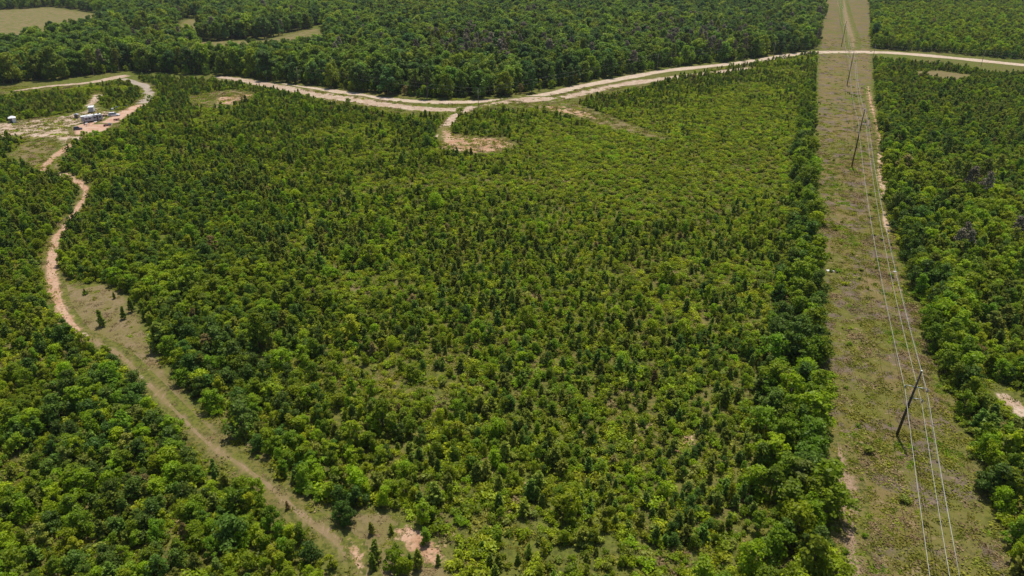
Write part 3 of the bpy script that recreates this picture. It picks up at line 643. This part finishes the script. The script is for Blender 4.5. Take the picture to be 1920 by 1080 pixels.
for kind, lst in INST.items():
    A = np.concatenate(lst); h0 = np.array([p[2] for p in PC[kind]])
    A[:, 2] = np.maximum(A[:, 2], .2)
    s = A[:, 2]/h0[A[:, 4].astype(int)]
    px, py, d = proj(A[:, 0], A[:, 1], A[:, 2]*.6)
    ind = np.array([], int)
    if kind in nind:
        sc = s*A[:, 3]/d*((px > 4) & (px < 1916) & (py > 4) & (py < 1076))
        ind = np.argsort(-sc)[:nind[kind]]; ind = ind[sc[ind] > 0]
        nm, _, cat, desc = KN[kind]; recs = []
        for i in ind:
            x, y, h, wf, pi, rz = A[i]; mm = PC[kind][int(pi)][3]; gx_, gy_, _ = proj(x, y); gx_, gy_ = float(gx_), float(gy_)
            q = {'broadleaf': ('small', 'mid-sized', 'large'), 'pine': ('small', 'mid-sized', 'tall')}.get(kind)
            size = '' if not q else (q[0]+' ' if h < 3.6 else q[1]+' ' if h < 5.5 else q[2]+' ')
            recs.append([size+LABEL_TONE[mm]+' '+desc, relate(gx_, gy_, x, y, h), gx_, gy_, int(i)])
        byk = {}
        for rc in recs: byk.setdefault((rc[0], rc[1]), []).append(rc)
        LAB = {}
        for (d0, w0), rr in byk.items():
            rr.sort(key=lambda q_: q_[2])
            for k_, rc in enumerate(rr):
                if len(rr) == 1: o_ = ''
                elif k_ == 0: o_ = 'leftmost '
                elif k_ == len(rr)-1: o_ = 'rightmost '
                elif k_ < 12: o_ = ORD[k_]+' from left, '
                else: o_ = 'inner '
                LAB[rc[4]] = o_+d0+' '+w0
        for i in ind:
            x, y, h, wf, pi, rz = A[i]; cm, tm, hh, mm = PC[kind][int(pi)]
            root = empty(nm, (x, y, 0), rz); root.scale = (s[i]*wf, s[i]*wf, s[i])
            gx_, gy_, _ = proj(x, y)
            tag(root, LAB[int(i)], cat, KN[kind][1]+'s '+where(float(gx_), float(gy_), x, y))
            c = bpy.data.objects.new('crown' if kind != 'shrub' else 'foliage', cm); C.objects.link(c); c.parent = root
            t_ = bpy.data.objects.new('trunk' if kind != 'shrub' else 'stem', tm); C.objects.link(t_); t_.parent = root
    rest = np.setdiff1d(np.arange(len(A)), ind); B = A[rest]; sb = s[rest]
    o = gn_scatter({'broadleaf': 'young_wood', 'pine': 'pine_thicket', 'forest': 'forest', 'tallpine': 'tall_pine_wood', 'shrub': 'scrub', 'grass': 'grass'}[kind],
        np.stack([B[:, 0], B[:, 1], np.zeros(len(B))], 1), np.stack([rng.normal(0, .03, len(B)), rng.normal(0, .03, len(B)), B[:, 5]], 1),
        np.stack([sb*B[:, 3], sb*B[:, 3], sb], 1), B[:, 4], PC[kind+'_col'])
    tag(o, {'broadleaf': 'mass of further young broadleaf trees filling the stand', 'pine': 'mass of further young pines filling the stand', 'forest': 'mass of tall forest beyond the pale road',
        'tallpine': 'further tall pines scattered through the far forest', 'shrub': 'low scrub between the young trees', 'grass': 'weedy tufted grass on the strip and between trees'}[kind],
        {'forest': 'forest', 'grass': 'grass', 'shrub': 'scrub'}.get(kind, 'trees'), kind='stuff')
    print(kind, len(A), len(ind))

# ------------------------------------------------------------------ made things: mesh builder
class MB:
    def __init__(s): s.bm = bmesh.new()
    def box(s, x0, x1, y0, y1, z0, z1, bev=0.0):
        r = bmesh.ops.create_cube(s.bm, size=1.0); v = r['verts']
        bmesh.ops.scale(s.bm, vec=(x1-x0, y1-y0, z1-z0), verts=v); bmesh.ops.translate(s.bm, vec=((x0+x1)/2, (y0+y1)/2, (z0+z1)/2), verts=v)
        if bev:
            es = list({e for a in v for e in a.link_edges}); bmesh.ops.bevel(s.bm, geom=es, offset=bev, segments=2, affect='EDGES', profile=.5)
        return s
    def tube(s, pts, rads, n=10, cap=True):
        prev = None; pts = [Vector(p) for p in pts]
        for i, p in enumerate(pts):
            d = (pts[min(i+1, len(pts)-1)]-pts[max(i-1, 0)]).normalized()
            a = d.cross(Vector((0, 0, 1)) if abs(d.z) < .9 else Vector((1, 0, 0))).normalized(); b = d.cross(a)
            rr = rads[i] if hasattr(rads, '__len__') else rads
            ring = [s.bm.verts.new(p+a*rr*math.cos(6.2832*k/n)+b*rr*math.sin(6.2832*k/n)) for k in range(n)]
            if prev:
                for k in range(n): s.bm.faces.new((prev[k], prev[(k+1) % n], ring[(k+1) % n], ring[k]))
            elif cap: s.bm.faces.new(ring[::-1])
            prev = ring
        if cap: s.bm.faces.new(prev)
        return s
    def loft(s, secs):
        """secs: list of lists of 3D points (same count, closed rings)"""
        rings = [[s.bm.verts.new(p) for p in r_] for r_ in secs]; n = len(rings[0])
        for a, b in zip(rings[:-1], rings[1:]):
            for k in range(n): s.bm.faces.new((a[k], a[(k+1) % n], b[(k+1) % n], b[k]))
        s.bm.faces.new(rings[0][::-1]); s.bm.faces.new(rings[-1]); return s
    def prism(s, prof, y0, y1):
        return s.loft([[(x, y0, z) for x, z in prof], [(x, y1, z) for x, z in prof]])
    def build(s, name, mat, parent=None, smooth=False):
        bmesh.ops.recalc_face_normals(s.bm, faces=s.bm.faces)
        me = bpy.data.meshes.new(name); s.bm.to_mesh(me); s.bm.free()
        if smooth:
            for p in me.polygons: p.use_smooth = True
        return link(name, me, mat, parent)
M['wood_pole'] = plain('weathered_dark_pole', (0.085, 0.065, 0.052), .85, var=.3, scale=2)
M['steel'] = plain('galvanised_steel', (0.45, 0.45, 0.44), .5, .6)
M['wire'] = plain('aluminium_wire', (0.50, 0.48, 0.43), .5, .0, .03)
M['dwire'] = plain('dull_wire', (0.30, 0.29, 0.27), .6, .0, .03)
M['insul'] = plain('grey_insulator', (0.32, 0.31, 0.30), .3)
M['white'] = plain('white_paint', (0.78, 0.78, 0.77), .35, var=.03)
M['roofw'] = plain('white_roof_membrane', (0.82, 0.81, 0.79), .6, var=.05)
M['lgrey'] = plain('light_grey_siding', (0.38, 0.39, 0.44), .4, var=.05)
M['glass'] = plain('dark_glass', (0.03, 0.035, 0.045), .1, var=.1)
M['rubber'] = plain('black_rubber', (0.025, 0.025, 0.025), .8)
M['dark'] = plain('dark_grey_paint', (0.075, 0.06, 0.075), .3, var=.05)
M['red'] = plain('dull_red_paint', (0.28, 0.075, 0.06), .5)
M['blue'] = plain('blue_grey_plastic', (0.16, 0.18, 0.27), .5)
M['board'] = plain('weathered_boards', (0.30, 0.25, 0.19), .85, var=.2)
M['lampw'] = plain('clear_lamp_lens', (0.7, 0.7, 0.66), .15)
M['lampr'] = plain('red_lamp_lens', (0.35, 0.03, 0.03), .2)

# power line -------------------------------------------------------
pole_b = [np.array(P(1681,816)), np.array(P(1597,312)), np.array(P(1588,160))]
dirn = (pole_b[2]-pole_b[0]); dirn /= np.linalg.norm(dirn); side = np.array([dirn[1], -dirn[0]])
pole_b = [pole_b[0]-dirn*172]+pole_b+[pole_b[2]+dirn*175, pole_b[2]+dirn*350, pole_b[2]+dirn*525]
pole_h = [15.0, 13.9, 22.0, 19.0, 19.0, 19, 19]
plabel = ['', 'dark wooden power pole nearest the camera in the mown strip', 'middle dark wooden power pole standing in the mown strip', 'dark wooden power pole just before the pale road crossing', 'dark power pole in the strip beyond the pale road', '', '']
ang = math.atan2(side[1], side[0])
ATT = []
LEAN = [0, .7, 0, 0, 0, 0, 0]
def ln_(i, z): return LEAN[i]*z/14
for i, (b, ph) in enumerate(zip(pole_b, pole_h)):
    ah1, ah2 = ph-3.3, ph-5.6
    pts = [(-1.5+ln_(i, ah1), ah1-.55), (1.95+ln_(i, ah1), ah1-.55), (1.75+ln_(i, ah2), ah2-.55)]
    ATT.append([(b[0]+side[0]*a, b[1]+side[1]*a, z) for a, z in pts]+[(b[0]+side[0]*ln_(i, ph), b[1]+side[1]*ln_(i, ph), ph+.1)])
    if i in (0, 5, 6): continue
    root = tag(empty('power_pole', (b[0], b[1], 0), ang), plabel[i], 'power pole', 'poles of the power line')
    MB().tube([(0, 0, -.5), (ln_(i, ph*.5), 0, ph*.5), (ln_(i, ph), 0, ph)], [.26, .21, .15], 12).build('pole', M['wood_pole'], root, True)
    MB().tube([(ln_(i, ph), 0, ph), (ln_(i, ph), 0, ph+.14)], [.17, .15], 12).build('pole_cap', M['white'], root, True)
    for sx, az in ((-1, ah1), (1, ah1), (1, ah2)):
        ln = 1.5 if sx < 0 else (1.95 if az == ah1 else 1.75); o_ = ln_(i, az)
        MB().tube([(o_+sx*.12, 0, az-.05), (o_+sx*ln*.5, 0, az+.06), (o_+sx*ln, 0, az+.08)], [.085, .07, .05], 8).build('crossarm', M['steel'], root, True)
        mb = MB()
        for q in range(5): mb.tube([(o_+sx*ln, 0, az+.02-q*.11), (o_+sx*ln, 0, az-.03-q*.11), (o_+sx*ln, 0, az-.07-q*.11)], [.05, .14, .06], 10)
        mb.build('insulator', M['insul'], root, True)
def span(a, b, sag, n=26):
    a = np.array(a); b = np.array(b); return [tuple(a+(b-a)*k/n-np.array([0, 0, 4*sag*(k/n)*(1-k/n)])) for k in range(n+1)]
wl = ['left conductor wire of the power line', 'right conductor wire of the power line', 'lower right conductor wire of the power line', 'thin shield wire along the pole tops of the power line']
for wi in range(4):
    pts = []
    for i in range(6):
        sgm = span(ATT[i][wi], ATT[i+1][wi], 3.4 if wi < 3 else 2.4); pts += sgm if not pts else sgm[1:]
    r_ = .032 if wi < 3 else .013
    tag(MB().tube(pts, r_, 6, False).build('power_line_wire', M['wire'] if wi < 3 else M['dwire'], None, True), wl[wi], 'wire', 'wires of the power line')

# roadside line ----------------------------------------------------
rp = [P(560,158), P(897,204), P(1232,131), P(1450,106), P(1636,111), P(1839,124), P(2080,155)]
ra = []
for i, b in enumerate(rp):
    nx2 = rp[min(i+1, len(rp)-1)]; pv = rp[max(i-1, 0)]; a = math.atan2(nx2[1]-pv[1], nx2[0]-pv[0])
    ra.append((b[0], b[1], 10.3))
    lab = ['thin wooden utility pole at the wood edge left of the junction', 'thin wooden utility pole at the road junction', 'thin wooden utility pole at the wood edge beside the rising road', 'thin wooden utility pole where the pale road enters the trees', 'thin utility pole where the pale road meets the mown strip', 'thin utility pole beside the pale road on the right', ''][i]
    if i == 6: continue
    root = tag(empty('utility_pole', (b[0], b[1], 0), a+math.pi/2), lab, 'utility pole', 'utility poles along the pale road')
    MB().tube([(0, 0, -.3), (0, 0, 10)], [.17, .11], 8).build('pole', M['board'], root, True)
    MB().tube([(0, 0, 10), (0, 0, 10.3)], [.07, .05], 8).build('insulator', M['insul'], root, True)
    MB().tube([(.22, 0, 8.1), (.22, 0, 8.9)], .16, 8).build('transformer', M['steel'], root, True) if i in (1, 4) else None
for dz, lab in ((0, 'upper thin wire along the pale road'), (-1.9, 'lower thin wire along the pale road')):
    pts = []
    for i in range(len(ra)-1):
        a = (ra[i][0], ra[i][1], ra[i][2]+dz); b = (ra[i+1][0], ra[i+1][1], ra[i+1][2]+dz); sg = span(a, b, 1.0, 14); pts += sg if not pts else sg[1:]
    tag(MB().tube(pts, .022, 5, False).build('utility_wire', M['dwire'], None, True), lab, 'wire', 'wires along the pale road')

# camp -------------------------------------------------------------
def wheel(parent, x, y, r_=.36, wd=.24):
    tw = MB().tube([(x, y-wd/2, r_), (x, y-wd/2+.02, r_), (x, y+wd/2-.02, r_), (x, y+wd/2, r_)], [r_*.9, r_, r_, r_*.9], 18).build('wheel', M['rubber'], parent, True)
    sgn = 1 if y > 0 else -1
    MB().tube([(x, y+sgn*(wd/2+.004), r_), (x, y+sgn*(wd/2+.02), r_)], [r_*.6, r_*.5], 14).build('rim', M['steel'], tw, True)
def car(name, label, cat, loc, rz, Ln, Wd, Ht, mat, group=None, pickup=False):
    root = tag(empty(name, (loc[0], loc[1], 0), rz), label, cat, group); l = Ln/2; w2 = Wd/2; hb = Ht*.56
    def ring(x, zt, ww, zb=.28): return [(x, -ww, zb), (x, -ww*1.0, zt*.75), (x, -ww*.9, zt), (x, ww*.9, zt), (x, ww, zt*.75), (x, ww, zb)]
    MB().loft([ring(-l, hb*.8, w2*.88, .4), ring(-l*.93, hb*.98, w2*.97), ring(-l*.4, hb, w2), ring(l*.3, hb, w2), ring(l*.72, hb*.86, w2*.97), ring(l*.95, hb*.74, w2*.9), ring(l, hb*.5, w2*.8, .4)]).build('body', mat, root)
    x0, x1, x2, x3 = ((-l*.95, -l*.86, l*.12, l*.42) if not pickup else (-l*.25, -l*.2, l*.18, l*.42))
    MB().loft([[(x0, -w2*.86, hb-.02), (x0, w2*.86, hb-.02), (x3, w2*.86, hb-.04), (x3, -w2*.86, hb-.04)], [(x1, -w2*.72, Ht-.06), (x1, w2*.72, Ht-.06), (x2, w2*.72, Ht-.06), (x2, -w2*.72, Ht-.06)]]).build('window_band', M['glass'], root)
    MB().box(x1+.02, x2-.02, -w2*.73, w2*.73, Ht-.07, Ht, .025).build('roof', mat, root)
    for fx in (x1+.02, (x1+x2)/2, x2):
        for s_ in (-1, 1): MB().tube([(fx*1.02, s_*w2*.87, hb-.02), (fx, s_*w2*.735, Ht-.05)], .035, 5).build('pillar', mat, root)
    for wx in (-l*.62, l*.62):
        for s_ in (-1, 1): wheel(root, wx, s_*(w2-.1), .34 if Ln > 4 else .28)
    for s_ in (-1, 1):
        MB().box(l*.94, l*.99, s_*w2*.62-.14, s_*w2*.62+.14, hb*.56, hb*.7, .01).build('headlight', M['lampw'], root)
        MB().box(-l*1.0, -l*.97, s_*w2*.72-.09, s_*w2*.72+.09, hb*.6, hb*.85, .01).build('tail_light', M['lampr'], root)
    MB().box(-l-.05, -l+.02, -w2*.85, w2*.85, .38, .56, .02).build('bumper', M['dark'], root); MB().box(l-.04, l+.05, -w2*.78, w2*.78, .34, .5, .02).build('bumper', M['dark'], root)
    return root
# camper
a0 = np.array(P(155.5,231.5)); a1 = np.array(P(194,226)); dv = a1-a0; Lr = float(np.linalg.norm(dv)); rz = math.atan2(dv[1], dv[0])
nrm_ = np.array([-dv[1], dv[0]])/Lr; ctr = (a0+a1)/2+nrm_*1.25
rv = tag(empty('camper', (ctr[0], ctr[1], 0), rz), 'long white camper trailer with dark windows parked on the red clay yard', 'camper')
l = Lr/2; prof = [(-l, .75), (-l, 2.95), (-l+.15, 3.1), (l-.25, 3.1), (l, 2.75), (l+.12, 1.7), (l-.15, .75)]
MB().prism(prof, -1.25, 1.25).build('body', M['lgrey'], rv)
MB().box(-l-.03, l-.2, -1.3, 1.3, 3.1, 3.18, .02).build('roof', M['roofw'], rv)
sl = MB().box(-l+1.0, -l+4.6, -1.85, -1.26, .8, 2.75, .03).build('slide_out', M['lgrey'], rv)
for wx in (-l+1.3, -l+2.7): 
    wn = MB().box(wx, wx+1.0, -1.885, -1.853, 1.6, 2.25).build('window', M['glass'], sl)
MB().box(-l+.98, -l+4.62, -1.9, -1.31, 2.76, 2.82).build('awning', M['roofw'], sl)
for wx in (.6, 2.9):
    wn = MB().box(wx, wx+.9, -1.28, -1.253, 1.6, 2.3).build('window', M['glass'], rv)
dr_ = MB().box(1.8, 2.5, -1.29, -1.253, .85, 2.7, .01).build('door', M['dark'], rv); MB().box(1.86, 1.93, -1.32, -1.292, 1.6, 1.75).build('handle', M['steel'], dr_)
for ax in (-2.2, .9, 2.8): MB().box(ax, ax+.75, -.35, .35, 3.182, 3.42, .05).build('roof_vent', M['roofw'] if ax < 0 else M['dark'], rv)
MB().box(-l+.5, l-.5, -1.2, 1.2, .55, .748).build('chassis', M['dark'], rv)
for wx in (.1, .95):
    for s_ in (-1, 1): wheel(rv, wx, s_*1.1, .36)
MB().tube([(l-.2, -.5, .6), (l+1.2, 0, .6), (l-.2, .5, .6)], .05, 6).build('hitch', M['dark'], rv)
# cargo trailer
b = P(173,211.5); ct = tag(empty('cargo_trailer', (b[0]-1, b[1]+1.8, 0), R(112)), 'white box trailer on the sandy path behind the camper', 'trailer')
MB().box(-2.2, 2.2, -1.25, 1.25, .55, 2.75, .06).build('body', M['white'], ct)
MB().box(-2.25, 2.25, -1.29, 1.29, 2.76, 2.82, .02).build('roof', M['roofw'], ct); MB().box(-2.23, -2.203, -1.1, 1.1, .65, 2.6).build('door', M['lgrey'], ct)
for s_ in (-1, 1): wheel(ct, -.3, s_*1.3, .36); wheel(ct, .5, s_*1.3, .36)
MB().tube([(2.2, -.5, .5), (3.3, 0, .5), (2.2, .5, .5)], .05, 6).build('hitch', M['dark'], ct)
car('parked_car', 'white estate car with dark windows parked right of the camper', 'car', P(214.5,217.5), R(16), 5.1, 1.95, 1.75, M['white'], 'vehicles at the camp')
car('parked_car', 'small dark grey car standing alone in front of the camper', 'car', P(146.5,243.5), R(30), 3.6, 1.7, 1.6, M['dark'], 'vehicles at the camp')
def quad(label, loc, rz, mat):
    q = tag(empty('quad_bike', (loc[0], loc[1], 0), rz), label, 'quad bike', 'quad bikes at the camp')
    MB().box(-.9, .9, -.35, .35, .45, .75, .08).build('body', mat, q); MB().box(-.7, .05, -.2, .2, .752, .95, .06).build('seat', M['dark'], q)
    for x in (-.65, .65):
        MB().box(x-.38, x+.38, -.6, .6, .76, .82, .02).build('mudguard', mat, q)
        for s_ in (-1, 1): wheel(q, x, s_*.5, .3, .25)
    MB().tube([(.3, 0, .75), (.2, -.0, 1.1)], .03, 6).build('steering_post', M['steel'], q); MB().tube([(.15, -.4, 1.12), (.2, 0, 1.1), (.15, .4, 1.12)], .025, 6).build('handlebar', M['dark'], q)
quad('red quad bike parked between the camper and the white car', P(197,218.5), R(15), M['red'])
quad('dark red quad bike at the near right edge of the clay yard', P(199,236.5), R(60), M['red'])
quad('blue grey quad bike beside the bushes at the yard edge', P(206,235), R(110), M['blue'])
def table(label, loc, rz, mat, w_=1.6):
    q = tag(empty('camp_table', (loc[0], loc[1], 0), rz), label, 'table', 'tables in front of the camper')
    MB().box(-w_/2, w_/2, -.4, .4, .72, .77, .01).build('tabletop', mat, q)
    for x in (-1, 1):
        for y in (-1, 1): MB().tube([(x*(w_/2-.1), y*.33, 0), (x*(w_/2-.1), y*.33, .72)], .025, 6).build('leg', M['steel'], q)
    return q
table('white topped table set out before the camper slide-out', P(162,233.8), rz, M['white'])
table('small pale table by the camper door', P(180,230.8), rz, M['roofw'], 1.2)
def chairf(label, loc, rz_, mat):
    q = tag(empty('camp_chair', (loc[0], loc[1], 0), rz_), label, 'chair', 'camp chairs before the camper')
    MB().box(-.28, .28, -.27, .27, .42, .46, .01).build('seat', mat, q); MB().loft([[(-.28, .24, .46), (.28, .24, .46), (.28, .28, .46), (-.28, .28, .46)], [(-.28, .38, 1.0), (.28, .38, 1.0), (.28, .42, 1.0), (-.28, .42, 1.0)]]).build('backrest', mat, q)
    for x in (-.25, .25):
        for y in (-.24, .24): MB().tube([(x, y, 0), (x, y, .42)], .015, 5).build('leg', M['steel'], q)
chairf('dark camp chair at the left side of the white table', P(158.5,235), .4, M['dark']); chairf('blue grey camp chair in front of the white table', P(163,236.6), 3.0, M['blue']); chairf('red camp chair right of the white table', P(167,234.8), -1.2, M['red'])
# flat cart
q = tag(empty('utility_trailer', (*P(219,226.3), 0), R(25)), 'low red flat trailer right of the clay yard', 'trailer')
MB().box(-1.3, 1.3, -.7, .7, .5, .58, .01).build('bed', M['red'], q)
for s_ in (-1, 1): wheel(q, 0, s_*.8, .3); MB().box(-1.3, 1.3, s_*.7-.02, s_*.7+.02, .582, .85).build('side_rail', M['red'], q)
MB().tube([(1.3, 0, .5), (2.1, 0, .45)], .04, 6).build('hitch', M['dark'], q)
# canopy shelter on the left
q = tag(empty('shelter', (*P(25,229.5), 0), R(35)), 'small white roofed shelter at the left end of the sandy yard', 'shelter')
for x in (-1.4, 1.4):
    for y in (-1.4, 1.4): MB().tube([(x, y, 0), (x, y, 2.3)], .05, 6).build('post', M['steel'], q)
MB().loft([[(-1.6, -1.6, 2.3), (1.6, -1.6, 2.3), (1.6, 1.6, 2.3), (-1.6, 1.6, 2.3)], [(-.5, -.5, 3.0), (.5, -.5, 3.0), (.5, .5, 3.0), (-.5, .5, 3.0)]]).build('roof', M['roofw'], q)
MB().box(-1.35, 1.35, 1.38, 1.42, .1, 2.25).build('wall', M['lgrey'], q); MB().box(-1.42, -1.38, -1.35, 1.35, .1, 2.25).build('wall', M['dark'], q); MB().box(-.1, 1.3, -1.42, -1.38, .1, 2.25).build('wall', M['white'], q)
# grey hut
q = tag(empty('shed', (*P(144.5,221.5), 0), R(20)), 'tiny weathered wooden hut left of the camper', 'shed')
MB().box(-.9, .9, -.8, .8, 0, 1.7).build('wall', M['board'], q); MB().prism([(-1.05, 1.71), (0, 2.15), (1.05, 1.71), (1.05, 1.78), (0, 2.23), (-1.05, 1.78)], -.95, .95).build('roof', M['lgrey'], q)
MB().box(-.35, .35, -.835, -.803, .05, 1.5).build('door', M['dark'], q)
# rowing boat upside down
q = tag(empty('boat', (*P(236,198.5), 0), R(-25)), 'upturned pale boat lying by the bushes at the gravel drive', 'boat')
secs = []
for k in range(9):
    x = -1.9+3.8*k/8; ww = .75*(1-abs(2*k/8-.85)**2.4*.75); hh = .55*(1-abs(2*k/8-1)**3*.5); secs.append([(x, ww*math.cos(a_), .04+hh*math.sin(a_)) for a_ in np.linspace(0, math.pi, 9)])
MB().loft(secs).build('hull', M['roofw'], q, True); MB().tube([(-1.7, 0, .42), (0, 0, .62), (1.7, 0, .4)], .03, 5).build('keel', M['lgrey'], q)
for i, (pp_, mt, lab) in enumerate([((214,204.5), 'dark', 'dark storage bin nearest the white car under the bushes'), ((219,203.2), 'blue', 'blue grey storage bin in the middle of the bins by the bushes'), ((224,202), 'dark', 'dark storage bin closest to the upturned boat'), ((211,206), 'roofw', 'white storage bin at the left end of the bins')]):
    q = tag(empty('storage_bin', (*P(*pp_), 0), .3*i), lab, 'bin', 'storage bins by the bushes')
    MB().loft([[(-.5, -.35, 0), (.5, -.35, 0), (.5, .35, 0), (-.5, .35, 0)], [(-.6, -.42, .75), (.6, -.42, .75), (.6, .42, .75), (-.6, .42, .75)]]).build('tub', M[mt], q); MB().box(-.63, .63, -.45, .45, .752, .82, .02).build('lid', M[mt], q)
# pale stones in the strip
def stone(label, p_, sx):
    bm = bmesh.new(); bmesh.ops.create_icosphere(bm, subdivisions=2, radius=1)
    for v in bm.verts: v.co = Vector((v.co.x*sx, v.co.y*sx*.45, max(0, v.co.z)*.25))*random.uniform(.85, 1.15)
    me = bpy.data.meshes.new('stone'); bm.to_mesh(me); bm.free(); o = link('stone', me, M['roofw']); o.location = (*P(*p_), .03); o.rotation_euler.z = random.uniform(-.5, .5)
    tag(o, label, 'stone', 'pale stones in the mown strip')
stone('long pale stone at the left edge of the mown strip', (1556,508), 1.1); stone('small pale stone on the right side of the mown strip', (1678,510), .5)
stone('pale stone in the middle of the dirt track bend', (267,708), .8) if False else None

# ------------------------------------------------------------------ air
m, t = newmat('pale_haze'); pv = N(t, 'ShaderNodeVolumePrincipled'); pv.inputs['Color'].default_value = (0.80, 0.86, 0.92, 1); pv.inputs['Density'].default_value = HAZE
pv.inputs['Anisotropy'].default_value = 0.2
o = N(t, 'ShaderNodeOutputMaterial'); L(t, pv.outputs[0], o.inputs['Volume'])
hz = MB().box(-9100, 9100, -3100, 15100, -1.0, 86.0).build('haze', m); tag(hz, kind='stuff'); hz['label'] = 'thin pale summer haze over the land'; hz['category'] = 'haze'
